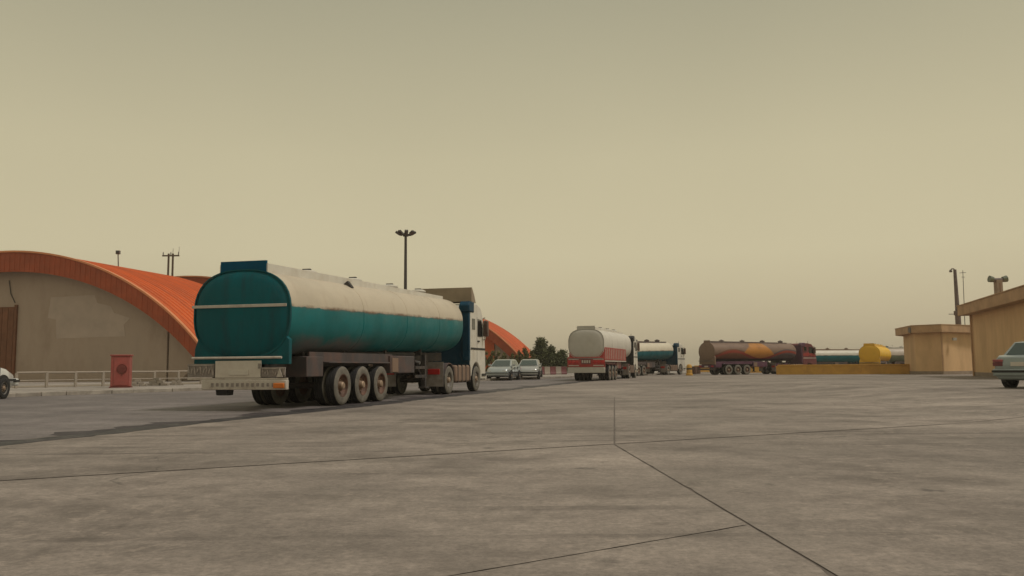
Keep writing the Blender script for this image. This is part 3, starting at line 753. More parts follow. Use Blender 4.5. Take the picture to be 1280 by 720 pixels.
def tanker(name, label, loc, heading, S, group='tanker trucks'):
    t = thing(name, label, 'tanker truck', loc, HEAD(heading), group)
    x0, x1 = S.get('x0', -2.8), S.get('x1', 10.9)
    hw, zb, zt_, sl = S.get('hw', 1.24), S.get('zb', 1.24), S.get('zt', 3.39), S.get('slope', .0255)
    e = S.get('e', 2.5)
    zo = lambda x: sl*(x - x0)
    tm, rearm = S['tank'], S.get('rear', S['tank'])
    sec = lambda x, sh: superring(x, hw, zb+zo(x), zt_+zo(x), S.get('n', 40), e, sh)
    # barrel and dished ends
    m = MB()
    xs = [x0+.02, x0+.06] + [x0 + .06 + (x1-x0-.4)*k/12 for k in range(1, 13)]
    rings = [sec(x, 1.0) for x in xs]
    fr = [(0.1, .985), (.2, .95), (.28, .88), (.34, .74), (.38, .5), (.40, .2)]
    rings += [sec(x1-.4+d, s) for d, s in fr]
    m.loft(rings)
    tank = m.build('tank', tm, t, angle=40)
    m = MB(); m.loft([sec(x0-.13, .15), sec(x0-.12, .5), sec(x0-.09, .78), sec(x0-.05, .92), sec(x0+.0, .985), sec(x0+.03, .99)])
    end = m.build('rear_end', rearm, t, angle=40)
    m = MB(); m.loft([sec(x0-.035, .985), sec(x0-.035, 1.012), sec(x0+.03, 1.012), sec(x0+.03, .985)], cap=False)
    m.build('end_ring', rearm, t)
    for xb in S.get('bands', (1.2, 4.6, 7.8)):
        m = MB(); m.loft([sec(xb-.02, .998), sec(xb-.016, 1.006), sec(xb+.016, 1.006), sec(xb+.02, .998)], cap=False)
        m.build('weld_band', tm, tank)
    # stripe across the rear and underside ledge
    if S.get('stripe'):
        zs = S['stripe']
        MB().box(x0-.15, x0-.125, -hw*.97, hw*.99, zs-.035, zs+.035).build('rear_stripe', 'white_board', end, .006)
    # top walkway between two coamings, manholes
    ww = S.get('walk', .62)
    for s in (-1, 1):
        vs = []
        m = MB(); xa, xb = x0+.02, x1-.9
        m.add([(x, s*ww+dy, zt_+zo(x)+dz) for x in (xa, xb) for dy, dz in ((-.03, -.16), (.03, -.16), (.03, .14 if x == xa else .04), (-.03, .14 if x == xa else .04))],
              [(0,1,2,3), (7,6,5,4), (0,4,5,1), (1,5,6,2), (2,6,7,3), (3,7,4,0)])
        m.build('coaming', S.get('coam', 'white_paint'), t)
    MB().add([(x0+.06, y, z+zt_) for y, z in ((-ww, -.1), (ww, -.1), (ww, .215), (-ww, .215))] + [(x0+.0, y, z+zt_) for y, z in ((-ww, -.1), (ww, -.1), (ww, .215), (-ww, .215))],
             [(0,1,2,3), (7,6,5,4), (0,4,5,1), (1,5,6,2), (2,6,7,3), (3,7,4,0)]).build('walkway_end', S.get('walk_end', rearm), t)
    m = MB(); m.add([(x, y, zt_+zo(x)+.02) for x in (x0+.1, x1-1.0) for y in (-ww+.03, ww-.03)], [(0,1,3,2)]); m.build('walkway', 'panel_grey', t)
    for xm in S.get('manholes', (0.2, 3.2, 6.2, 9.0)):
        z = zt_+zo(xm)
        MB().lathe([(.0, .26), (.2, .25), (.27, .22), (.29, .2), (.29, .16), (.25, .16), (.25, -.05)], (xm, 0, z), 'z', 20).build('manhole', S.get('coam', 'white_paint'), t)
        MB().box(xm-.05, xm+.05, -.12, .12, z+.24, z+.3).build('manhole_clamp', 'steel_dark', t, .01)
    # rear skirt cabinet below the tank end
    sk = S.get('skirt', rearm)
    ske = MB().prism([(-hw*.985, S.get('sk0', 1.10)), (hw*.985, S.get('sk0', 1.10)), (hw*.97, zb+.25), (hw*.9, zb+.5), (-hw*.9, zb+.55), (-hw*.985, zb+.45)], 0, .14)
    ske.v = [(x0-.02+v[1], v[0], v[2]) for v in ske.v]; ske.build('rear_skirt', sk, t, .012)
    MB().tube((x0-.16, -hw*.9, zb+.02), (x0-.16, hw*.95, zb+.02), .03).build('hose_rail', S.get('rail', 'steel_grey'), t)
    # chassis, cradles, axles
    for s in (-1, 1):
        m = MB(); xa, xb = x0+.3, x1-.7
        m.add([(x, s*.46+dy, z+zo(x)*.8) for x in (xa, xb) for dy, z in ((-.07, .98), (.07, .98), (.07, 1.30), (-.07, 1.30))],
              [(0,1,2,3), (7,6,5,4), (0,4,5,1), (1,5,6,2), (2,6,7,3), (3,7,4,0)]); m.build('chassis_rail', 'chassis', t)
    for xc in (x0+1.6, x0+4.0, x0+7.0, x0+10.2):
        MB().box(xc-.06, xc+.06, -.8, .8, 1.22+zo(xc)*.8, 1.5+zo(xc)).build('cradle', 'chassis', t)
    ax = S.get('axles', (0, 1.31, 2.62)); dr = S.get('drive', (9.05,)); ft = S.get('front', 12.7)
    wy = S.get('wy', 1.10)
    for x in ax:
        MB().tube((x, -1, .525), (x, 1, .525), .075).build('axle', 'chassis', t)
        for y in (-wy, -wy+.34, wy-.34, wy): wheel(t, S.get('wm', W_TRAIL), x, y, .525)
    for x in dr:
        MB().tube((x, -1, .525), (x, 1, .525), .075).build('axle', 'chassis', t)
        for y in (-wy, -wy+.34, wy-.34, wy): wheel(t, W_GREY, x, y, .525)
    MB().tube((ft, -1, .52), (ft, 1, .52), .06).build('axle', 'chassis', t)
    for y in (-1.06, 1.06): wheel(t, W_FRONT, ft, y, .52)
    # mudguard shelf over the trailer axles and hanging side panels
    pm = S.get('panel', 'panel_grey')
    for s in (-1, 1):
        ya, yb = sorted((s*.72, s*1.2))
        MB().box(ax[0]-.75, ax[-1]+.75, ya, yb, 1.13, 1.17).build('mudguard', pm, t, .01)
        yc, yd = sorted((s*1.0, s*1.04))
        MB().box(ax[0]-1.55, ax[-1]+1.3, yc, yd, 1.17, 1.42).build('side_panel', pm, t)
        MB().box(ax[0]-1.75, ax[0]-.85, *sorted((s*.5, s*1.08)), .78, 1.3).build('valve_box', pm, t, .02)
        MB().box(ax[-1]+1.0, ax[-1]+3.1, *sorted((s*.6, s*1.12)), .82, 1.38).build('toolbox', pm, t, .025)
        tb = MB()
        MB().box(ax[-1]+1.1, ax[-1]+1.6, *sorted((s*1.125, s*1.14)), .86, 1.3).build('toolbox_door', 'box_brown', t, .008)
        # landing leg
        xl = dr[0] - 1.9
        MB().box(xl-.07, xl+.07, *sorted((s*.85, s*.99)), .33, 1.45).build('landing_leg', 'chassis', t)
        MB().box(xl-.16, xl+.16, *sorted((s*.78, s*1.06)), .27, .33).build('landing_foot', 'chassis', t)
        MB().path([(xl-.9, s*.9, 1.25), (xl, s*.92, .5)], .03).build('leg_stay', 'chassis', t)
        # side guard rail
        MB().box(ax[-1]+3.2, xl-.2, *sorted((s*1.08, s*1.11)), .95, 1.05).build('side_guard', 'chassis', t)
        MB().box(ax[-1]+3.2, xl-.2, *sorted((s*1.08, s*1.11)), .65, .75).build('side_guard', 'chassis', t)
    # pipes and hose tube under the tank
    MB().tube((ax[0]-.6, -.7, 1.36), (dr[0]-2.4, -.7, 1.46), .08).build('hose_tube', 'chassis', t)
    for k, xk in enumerate((ax[-1]+2.2, ax[-1]+3.0, ax[-1]+3.8)):
        MB().path([(xk, -.3, 1.5), (xk, -.8, 1.2), (xk, -1.05, 1.15)], .06).build('outlet_pipe', 'steel_grey', t)
    if S.get('latch'):
        xl = S['latch']; MB().box(xl-.07, xl+.07, -.90, -.62, zt_+zo(xl)-.30, zt_+zo(xl)-.05, rot=Matrix.Rotation(R(-38), 3, 'X')).build('band_latch', 'steel_dark', tank, .015)
    S['bumper'](t, x0, hw)
    # tractor
    fx = S.get('cab', 11.9)
    for s in (-1, 1):
        MB().box(dr[0]-.85, fx+2.0, *sorted((s*.38, s*.47)), .72, .98).build('tractor_rail', 'chassis', t)
    MB().lathe([(0, 1.24), (.5, 1.24), (.55, 1.18), (.55, 1.12), (0.3, .98)], (dr[-1]+.1, 0, 0), 'z', 20).build('fifth_wheel', 'chassis', t)
    for s in (-1, 1):
        ya, yb = sorted((s*.6, s*1.25))
        for x in dr:
            arc = [(x + .64*math.cos(a), .525 + .64*math.sin(a)) for a in [R(15+150*k/12) for k in range(13)]]
            inn = [(x + .61*math.cos(a), .525 + .61*math.sin(a)) for a in [R(165-150*k/12) for k in range(13)]]
            MB().prism(arc + inn, ya, yb).build('drive_mudguard', pm, t)
        xr = dr[0] - .72
        fl = MB().box(xr-.03, xr, ya, yb, .3, 1.2).build('rear_flap', 'board_grey', t)
        MB().box(xr-.075, xr-.031, *sorted((s*.66, s*1.12)), .74, .94).build('tail_lamp', 'red_lens', fl, .01)
        bx = MB().box(dr[-1]+.85, fx+.0, *sorted((s*.62, s*1.22)), .42, 1.08).build('fuel_tank', 'box_brown', t, .07)
        for q in range(4):
            xx = dr[-1]+1.1 + q*(fx - dr[-1]-1.3)/3
            MB().box(xx-.03, xx+.03, *sorted((s*.6, s*1.235)), .40, 1.10).build('tank_strap', 'chassis', bx)
    MB().box(dr[-1]+.9, fx-.2, -.5, .5, 1.0, 1.12).build('deck_plate', 'panel_grey', t)
    MB().tube((fx-.25, .75, .9), (fx-.25, .75, 3.1), .09).build('exhaust_stack', 'steel_grey', t)
    MB().path([(fx-.08, .2, 1.9), (fx-.45, .15, 1.5), (fx-.8, .1, 1.45), (x1-.3, .1, 1.9)], .03).build('air_hose', 'black_plastic', t)
    cab(t, fx, ft, S)
    return t

def cab(t, fx, ft, S):
    cm, rm = S.get('cab_mat', 'white_paint'), S.get('cab_rear', 'blue_cab')
    H = S.get('cab_h', 3.66); lo = .48; hw = 1.2
    arch = [(ft + .66*math.cos(a), .52 + .66*math.sin(a)) for a in [R(8 + 164*k/12) for k in range(13)]]
    poly = [(fx, .95), (fx, H-.22), (fx+.18, H-.05), (fx+.8, H), (fx+1.45, H-.12), (fx+1.78, H-.45), (fx+2.08, 2.25), (fx+2.17, 1.75), (fx+2.2, 1.1), (fx+2.22, lo), (arch[0][0], lo)]
    poly += [p for p in arch if p[0] > fx + .03]
    if arch[-1][0] > fx + .03: poly += [(fx + .02, .62)]
    c = MB().prism(poly, -hw, hw).build('cab', cm, t, .05, angle=30)
    # rear wall and the wrap-round fairing shoulders
    MB().box(fx-.035, fx-.003, -hw+.04, hw-.04, 1.1, H-.25).build('rear_wall', rm, c)
    for s in (-1, 1):
        MB().prism([(fx-.28, H-.42), (fx-.3, H-.12), (fx-.1, H+.03), (fx+.42, H+.03), (fx+.42, H-.42)], *sorted((s*.78, s*(hw+.035)))).build('roof_shoulder', rm, c, .05)
        MB().box(fx-.2, fx-.036, *sorted((s*(hw-.30), s*(hw+.0))), 1.25, H-.42).build('side_deflector', rm, c, .03)
        y = s*hw; o = s*.006
        def quad(pts, nm, mt, th=.012):
            yy = sorted((y + s*.003, y + s*(.003+th))); return MB().prism(pts, *yy).build(nm, mt, c)
        quad([(fx+.98, 2.28), (fx+1.0, 3.02), (fx+1.52, 3.0), (fx+1.86, 2.28)], 'side_window', 'glass')
        quad([(fx+.18, 2.55), (fx+.18, 3.0), (fx+.62, 3.0), (fx+.62, 2.55)], 'sleeper_window', 'glass')
        quad([(fx+.03, 1.72), (fx+.03, 1.80), (fx+2.1, 1.80), (fx+2.1, 1.72)], 'trim_line', S.get('trim', 'black_plastic'))
        if S.get('trim'): quad([(fx+.05, 2.0), (fx+.05, 2.25), (fx+.9, 2.4), (fx+1.9, 2.2), (fx+1.9, 1.95)], 'trim_flash', 'red_paint')
        quad([(fx+.90, 1.2), (fx+.90, 3.1), (fx+.915, 3.1), (fx+.915, 1.2)], 'door_seam', 'black_plastic', .004)
        quad([(fx+.98, 2.05), (fx+.98, 2.11), (fx+1.2, 2.11), (fx+1.2, 2.05)], 'door_handle', 'black_plastic', .04)
        quad([(ft+.78, .62), (ft+.78, .72), (fx+2.15, .72), (fx+2.15, .62)], 'step', 'black_plastic', .03)
        # mirror on its arm, standing clear of the door
        mx = fx + 1.75
        MB().path([(fx+1.75, s*1.2, 3.05), (mx, s*1.3, 3.12), (mx, s*1.32, 2.2), (fx+1.85, s*1.2, 2.15)], .022).build('mirror_arm', 'chrome', c)
        MB().box(mx-.09, mx+.09, *sorted((s*1.24, s*1.46)), 2.3, 2.98).build('mirror', 'mirror_brown', c, .04)
        # headlamps
        MB().box(fx+2.19, fx+2.25, *sorted((s*.62, s*1.1)), .78, 1.02).build('headlamp', 'chrome', c, .01)
        MB().tube((fx+1.3, s*.8, H-.02), (fx+1.3, s*.8, H+.25), .015).build('aerial', 'black_plastic', c)
    MB().add([(fx+1.815, y, H-.55) for y in (-1.08, 1.08)] + [(fx+2.09, y, 2.32) for y in (1.08, -1.08)], [(0,1,2,3)]).build('windscreen', 'glass', c)
    MB().box(fx+2.2, fx+2.3, -1.18, 1.18, .45, .72).build('front_bumper', cm, c, .03)
    for k in range(5): MB().box(fx+2.165, fx+2.215, -.8, .8, 1.1+.11*k, 1.16+.11*k).build('grille_bar', 'black_plastic', c)
    if S.get('deflector'):
        d0, d1, w = H+.04, S['deflector'], 1.2
        m = MB(); sec = []
        for (x, z) in ((fx+.12, d1), (fx+.22, d1+.0), (fx+.34, d1-.12), (fx+.55, H+.3), (fx+.75, H+.02)):
            sec.append([(x, y, z) for y in (-w, -w*.9, 0, w*.9, w)])
        m.loft(sec, closed=False, cap=False)
        m.add([(fx+.12, -w, d1), (fx+.12, w, d1), (fx+.12, w, d0), (fx+.12, -w, d0)], [(0,1,2,3)])
        for s in (-1, 1):
            m.add([(fx+.12, s*w, d1), (fx+.22, s*w, d1+.0), (fx+.34, s*w, d1-.12), (fx+.55, s*w, H+.3), (fx+.75, s*w, H+.0), (fx+.12, s*w, d0)], [(0,1,2,3,4,5)])
        m.build('wind_deflector', S.get('defl_mat', 'shaded_shell'), c)

# rear ends -------------------------------------------------------
def bumper_main(t, x0, hw):
    # pale beam, centre board, clusters left and right, amber lamp, reflector triangle, valve box
    xb = x0 - .12
    beam = MB().box(xb-.05, xb+.09, -1.3, .95, .50, .73).build('bumper_beam', 'white_board', t, .015)
    for k in range(13):
        y = -1.0 + k*.135
        MB().box(xb-.075, xb-.051, y, y+.055, .57+.01*(k % 2), .66).build('reflector_slot', 'board_grey', beam)
    MB().box(xb-.02, xb+.05, -1.3, 1.36, .735, .78).build('top_rail', 'white_board', t)
    plate = MB().box(xb-.035, xb+.01, -.62, .60, .785, 1.19).build('rear_board', 'plate', t, .01)
    MB().box(xb-.055, xb-.036, -.30, .22, .85, .97).build('number_plate', 'plate', plate, .005)
    MB().box(xb-.055, xb-.036, -.62, -.56, 1.0, 1.12).build('hinge', 'board_grey', plate)
    for y0, y1, z0, z1, nm in ((.63, 1.36, .80, 1.12, 'lamp_board'), (-1.26, -.64, .80, 1.03, 'lamp_board')):
        b = MB().box(xb-.03, xb+.01, y0, y1, z0, z1).build(nm, 'board_grey', t, .008)
        n = 9
        for k in range(n):
            y = y0 + (y1-y0)*(k+.2)/n; w = (y1-y0)/n
            MB().box(xb-.05, xb-.031, y, y+w*.45, z0+.05+.03*(k % 3), z1-.06-.05*(k % 2), rot=Matrix.Rotation(.3 if k % 2 else -.15, 3, 'X')).build('reflective_strip', 'strip_dull', b)
        MB().box(xb-.05, xb-.031, y0+.03, y1-.03, z1-.045, z1-.015).build('reflective_strip', 'strip_dull', b)
    MB().box(xb-.10, xb-.052, -1.27, -.99, .54, .66).build('indicator_lamp', 'amber', beam, .015)
    tri = MB().prism([(-1.22, .80), (-1.06, .80), (-1.14, 1.0)], 0, .02)
    tri.v = [(xb-.075+v[1], v[0], v[2]) for v in tri.v]
    tri.build('reflector_triangle', 'white_board', t)
    MB().prism([(x0-.02, .58), (x0+.3, .58), (x0+.26, .36), (x0+.03, .36)], .35, .68).build('discharge_valve', 'black_plastic', t, .02)
    MB().tube((x0+.15, .5, .58), (x0+.15, .5, 1.1), .05).build('valve_pipe', 'chassis', t)
    for s in (-.7, .7): MB().box(xb+.09, xb+.5, s-.05, s+.05, .55, 1.1).build('bumper_bracket', 'chassis', t)

def bumper_red(t, x0, hw):
    xb = x0 - .1
    b = MB().box(xb-.04, xb+.05, -1.3, 1.3, .95, 1.62).build('rear_panel', 'red_paint', t, .02)
    for s in (-1, 1):
        for k in range(3): MB().lathe([(.0, -.07), (.1, -.065), (.13, -.04), (.13, .0)], (xb, s*(.62+.26*k), 1.3), 'x', 12).build('tail_lamp', 'red_lens', b)
        for k in range(2): MB().box(xb-.065, xb-.041, *sorted((s*.5, s*1.22)), 1.02+.42*k, 1.08+.42*k).build('reflective_strip', 'white_board', b)
    MB().box(xb-.065, xb-.041, -.34, .34, 1.15, 1.5).build('number_board', 'maroon', b, .005)
    for k in range(4): MB().box(xb-.09, xb-.066, -.3+.16*k, -.2+.16*k, 1.22, 1.42).build('reflective_strip', 'white_board', b)
    MB().box(xb-.06, xb+.08, -1.3, 1.3, .55, .9).build('bumper_beam', 'grey_white', t, .03)
    MB().box(xb-.05, xb+.04, -1.28, 1.28, .905, .945).build('strip', 'white_board', t)
    for s in (-1, 1):
        p = MB().box(x0+.2, x0+9.5, *sorted((s*1.19, s*1.24)), 1.42, 2.3).build('side_board', 'red_paint', t, .01)
        for k in range(12): MB().box(x0+.5+.74*k, x0+.62+.74*k, *sorted((s*1.241, s*1.262)), 1.5, 2.22).build('board_batten', 'white_board', p)
        MB().box(x0+.2, x0+9.5, *sorted((s*1.2, s*1.26)), 1.32, 1.40).build('side_strip', 'white_board', t)

def bumper_plain(mt, board):
    def f(t, x0, hw):
        xb = x0 - .1
        MB().box(xb-.04, xb+.06, -1.25, 1.25, .5, .68).build('bumper_beam', mt, t, .02)
        b = MB().box(xb-.03, xb+.02, -1.2, 1.2, .75, 1.05).build('lamp_board', board, t, .01)
        for s in (-1, 1):
            MB().box(xb-.05, xb-.031, *sorted((s*.75, s*1.12)), .82, .98).build('tail_lamp', 'red_lens', b, .01)
        MB().box(xb-.05, xb-.031, -.28, .28, .82, .96).build('number_plate', 'plate', b)
    return f

# nearest tanker: outer face of its rearmost right wheel touches the ground at (429,507)
def place(px, py, heading, local):
    """root position so that the local point (x forward, y left) lies under the pixel on the ground"""
    g = G(px, py); h = R(heading)
    f = Vector((math.sin(h), math.cos(h))); l = Vector((-math.cos(h), math.sin(h)))
    p = Vector((g.x, g.y)) - f*local[0] - l*local[1]
    return Vector((p.x, p.y, 0.0))
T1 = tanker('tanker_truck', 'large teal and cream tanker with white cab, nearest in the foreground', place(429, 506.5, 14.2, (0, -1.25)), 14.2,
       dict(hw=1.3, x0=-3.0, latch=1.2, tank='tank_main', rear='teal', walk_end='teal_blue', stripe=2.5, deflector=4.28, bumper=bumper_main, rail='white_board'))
T2 = tanker('tanker_truck', 'white tanker with red rear panel and red side boards, seen from behind', place(763, 475.5, 16.5, (0, -1.25)), 16.5,
       dict(tank='tank_red', rear='grey_white', walk_end='grey_white', skirt='red_paint', sk0=1.5, zb=1.5, zt=3.55, e=2.9, n=24, slope=.01,
            bumper=bumper_red, cab_mat='white_paint', cab_rear='black_plastic', panel='maroon', x0=-2.2, x1=10.6, cab_h=3.5))
T3 = tanker('tanker_truck', 'white and teal tanker with pale cab, turning just ahead of the red one', place(857, 468, 33, (14.1, -1.2)), 33,
       dict(tank='tank_teal', rear='teal', zb=1.4, zt=3.35, slope=.02, bumper=bumper_plain('white_board', 'board_grey'), cab_rear='blue_cab', panel='panel_grey', cab_h=3.5, coam='panel_grey'))
T4 = tanker('tanker_truck', 'brown and gold painted tanker with purple front, seen side on', place(923, 468.3, 61, (1.3, -1.25)), 61,
       dict(tank='tank_mural', rear='box_brown', zb=1.45, zt=3.45, e=2.1, slope=.0, bumper=bumper_plain('panel_grey', 'purple_paint'), x0=-1.9, x1=10.4,
            cab_mat='maroon', trim='white_board', cab_rear='purple_paint', panel='purple_paint', coam='rust_grey', walk=.45, cab=11.2, front=12.2, drive=(7.6, 8.9), cab_h=3.45))
def far_root(px, Y): 
    p = at(px, 456, Y); return Vector((p.x, p.y, 0))
T5 = tanker('tanker_truck', 'white and turquoise tanker side on behind the low yellow wall', far_root(1010, 126), 82,
       dict(tank='tank_far_teal', rear='teal', zb=1.2, zt=3.2, slope=0, bumper=bumper_plain('white_board', 'board_grey'), coam='box_brown'))
T6 = tanker('tanker_truck', 'bright yellow tanker, its round rear end above the low yellow wall', far_root(1091, 108), 30,
       dict(tank='tank_yellow', rear='yellow_tank', zb=1.2, zt=3.4, e=2.2, slope=0, bumper=bumper_plain('ochre_yellow', 'ochre_yellow'), coam='yellow_tank',
            cab_mat='ochre_yellow', cab_rear='ochre_yellow', cab_h=3.2, x1=10.0, walk_end='yellow_tank'))
T7 = tanker('tanker_truck', 'grey green tanker half hidden by the corner of the small ochre building', far_root(1126, 118), 78,
       dict(tank='tank_grey', rear='grey_green', zb=1.2, zt=3.2, slope=0, bumper=bumper_plain('white_board', 'board_grey'), coam='grey_white'))

# ------------------------------------------------------------------ cars
def car(label, loc, heading, paint, glass='glass', k=1.0, kz=1.0, group='parked cars', hatch=False, trim='black_plastic'):
    t = thing('parked_car', label, 'car', loc, HEAD(heading), group); t.scale = (k, k, k*kz)
    # local: x forward from rear bumper at 0 to front at 4.35
    st = [(.0, .30, .74, .56, .70), (.05, .26, .93, .66, .78), (.25, .24, .985, .74, .82), (.75, .22, 1.0, .77, .84), (1.5, .2, .96, .78, .85), (2.9, .2, .94, .78, .85),
          (3.3, .22, .93, .74, .84), (3.8, .24, .86, .70, .81), (4.2, .26, .76, .62, .74), (4.33, .32, .62, .55, .66)]
    m = MB(); rings = []
    for x, zb, zt_, wt, w in st:
        zm = zb + (zt_-zb)*.45; zs = zb + (zt_-zb)*.82
        half = [(w*.86, zb), (w*.97, zb+.1), (w, zm), (w*.985, zs), (wt, zt_)]
        rings.append([(x, -a, z) for a, z in half] + [(x, a, z) for a, z in half[::-1]])
    m.loft(rings); body = m.build('body', paint, t, .03, angle=40)
    # greenhouse
    xb0, xb1, xt0, xt1 = (.45, 3.2, .85, 2.35) if not hatch else (.15, 3.2, .55, 2.35)
    zb, zt_ = .95, 1.41
    b = [(xb0, -.77, zb), (xb1, -.77, zb), (xb1, .77, zb), (xb0, .77, zb)]
    m0 = [(xt0, -.60, zt_-.03), (xt1, -.60, zt_-.05), (xt1, .60, zt_-.05), (xt0, .60, zt_-.03)]
    m1 = [(xt0+.25, -.50, zt_), (xt1-.3, -.50, zt_), (xt1-.3, .50, zt_), (xt0+.25, .50, zt_)]
    roof = MB().loft([b, m0, m1]).build('roof', paint, t, .03, angle=40)
    def lerp(p, q, u): return tuple(p[i] + (q[i]-p[i])*u for i in range(3))
    def pane(c00, c10, c11, c01, u0, u1, v0, v1, off, nm):
        def pt(u, v): return Vector(lerp(lerp(c00, c10, u), lerp(c01, c11, u), v))
        q = [pt(u0, v0), pt(u1, v0), pt(u1, v1), pt(u0, v1)]
        o = Vector(off); MB().add([p + o for p in q] + [p - o*.5 for p in q], [(0,1,2,3), (7,6,5,4), (0,4,5,1), (1,5,6,2), (2,6,7,3), (3,7,4,0)]).build(nm, glass, roof)
    pane(b[0], b[3], m0[3], m0[0], .07, .93, .1, .93, (-.012, 0, .008), 'rear_window')
    pane(b[1], b[2], m0[2], m0[1], .06, .94, .06, .94, (.012, 0, .008), 'windscreen')
    for y, (p, q, r_, s_) in ((-1, (b[0], b[1], m0[1], m0[0])), (1, (b[3], b[2], m0[2], m0[3]))):
        pane(p, q, r_, s_, .13, .46, .12, .9, (0, .012*y, .004), 'side_window')
        pane(p, q, r_, s_, .49, .85, .12, .9, (0, .012*y, .004), 'side_window')
        MB().box(.12, 4.1, *sorted((y*.835, y*.862)), .50, .57).build('side_trim', trim, body)
        for xh in (1.45, 2.5): MB().box(xh, xh+.17, *sorted((y*.835, y*.872)), .80, .835).build('door_handle', trim, body)
        for xd in (1.32, 2.28, 3.2): MB().box(xd, xd+.012, *sorted((y*.80, y*.858)), .3, .9).build('door_seam', trim, body)
        MB().box(2.78, 2.92, *sorted((y*.80, y*.98)), .96, 1.09).build('wing_mirror', paint, body, .02)
        for xw in (.84, 3.42):
            MB().tube((xw, y*.7, .33), (xw, y*.861, .33), .365, .365, 24).build('wheel_arch', 'black_plastic', body)
        MB().box(-.012, .20, *sorted((y*.50, y*.80)), .66, .78).build('tail_lamp', 'maroon', body, .015)
        MB().box(-.010, .20, *sorted((y*.50, y*.80)), .785, .86).build('indicator_lamp', 'lamp_pink', body, .012)
        MB().box(4.12, 4.325, *sorted((y*.40, y*.68)), .52, .66).build('headlamp', 'chrome', body, .015)
        for xw in (.84, 3.42): wheel(t, W_CAR, xw, y*.79, .305)
    for xa, xb2 in ((-.05, .16), (4.2, 4.42)):
        bp = MB().box(xa, xb2, -.80, .80, .36, .58).build('bumper', paint, body, .04)
        MB().box(xa-.012, xb2+.012, -.812, .812, .47, .535).build('bumper_strip', trim, bp)
    MB().box(-.022, .02, -.26, .26, .66, .78).build('number_plate', 'plate', body)
    MB().box(4.33, 4.40, -.5, .5, .42, .56).build('grille', 'black_plastic', body)
    return t
def place_car(px, py, heading, local, *a, **k):
    g = G(px, py); h = R(heading); s = k.get('k', 1.0)
    f = Vector((math.sin(h), math.cos(h))); l = Vector((-math.cos(h), math.sin(h)))
    p = Vector((g.x, g.y)) - f*local[0]*s - l*local[1]*s
    return car(a[0], Vector((p.x, p.y, zg(p.x, p.y))), heading, *a[1:], **k)
place_car(1263, 484.5, 60, (.84, .79), 'silver green sedan cut off by the right edge of the picture', 'car_pale', glass='glass_green', k=1.0)
place_car(621, 475.8, 193, (4.3, .0), 'silver sedan parked nearest the big tanker cab', 'car_silver', glass='glass_green', k=1.05, kz=1.06)
place_car(659, 474.5, 186, (4.3, .0), 'grey sedan parked second from the big tanker cab, nearest the green trees', 'car_grey', glass='glass_green', k=1.05, kz=1.08)
place_car(1, 498.5, -4, (3.42, -.8), 'white car cut off by the left edge of the picture', 'car_white', k=1.22)

# ------------------------------------------------------------------ lamps and poles
def high_mast():
    b = at(506.5, 420, 104); b.z = 0.1; top = at(507, 294, 104).z - .1
    t = thing('floodlight_mast', 'tall floodlight mast with a ring of lamps, rising behind the big tanker', 'floodlight mast', b)
    MB().tube((0, 0, -.2), (0, 0, top), .26, .16, 12).build('pole', 'steel_dark', t)
    hd = MB().tube((0, 0, top-.15), (0, 0, top+.12), .34, .5, 12).build('head_frame', 'steel_dark', t)
    for k in range(8):
        a = 2*math.pi*k/8 + .2; c, s = math.cos(a), math.sin(a)
        MB().tube((c*.3, s*.3, top), (c*.85, s*.85, top+.12), .05).build('lamp_arm', 'steel_dark', hd)
        rt = Matrix.Rotation(a, 3, 'Z') @ Matrix.Rotation(R(-32), 3, 'Y')
        q = MB().box(-.3, .3, -.22, .22, -.13, .13); q.v = [tuple(rt @ Vector(v) + Vector((c*1.0, s*1.0, top+.25))) for v in q.v]
        q.build('floodlight', 'steel_dark', hd, .03)
high_mast()
def street_pole():
    b = at(1200, 430, 84); b.z = 0; tp = at(1193.5, 337, 84)
    t = thing('leaning_lamp_post', 'leaning dark lamp post with hooked tip behind the small ochre building', 'lamp post', b)
    d = tp - b; P = lambda u, dx=0, dz=0: (d.x*u+dx, 0, d.z*u+dz)
    MB().tube(P(0, 0, -.2), P(.58), .30, .27, 12).build('lower_pole', 'rust_grey', t)
    MB().tube(P(.58), P(1.0), .22, .15, 12).build('upper_pole', 'rust_grey', t)
    MB().tube(P(.56), P(.60), .36, .36, 12).build('collar', 'rust_grey', t)
    MB().path([P(1.0, 0, -.1), P(1.0, -.1, .08), P(1.0, -.3, .08), P(1.0, -.42, -.05)], .06).build('hook', 'rust_grey', t)
    MB().lathe([(0, .1), (.1, .08), (.15, -.05), (.13, -.16), (0, -.18)], P(1.0, -.42, -.1), 'z', 10).build('lamp', 'steel_grey', t)
    MB().tube(P(.57, -.9), P(.57, 0), .035).build('bracket', 'rust_grey', t)
street_pole()
def aerial():
    b = at(1206.5, 430, 99); b.z = 0; tp = at(1203.5, 338, 99)
    t = thing('aerial_mast', 'thin aerial mast with a short crossbar beside the tall ochre building', 'aerial mast', b)
    d = tp - b
    MB().tube((0, 0, 0), (d.x, 0, d.z), .055, .035, 8).build('mast', 'steel_grey', t)
    MB().tube((d.x-.4, 0, d.z-.3), (d.x+.35, 0, d.z-.25), .03).build('crossbar', 'steel_grey', t)
    MB().tube((d.x-.2, 0, d.z-.8), (d.x+.2, 0, d.z-.8), .03).build('crossbar', 'steel_grey', t)
aerial()

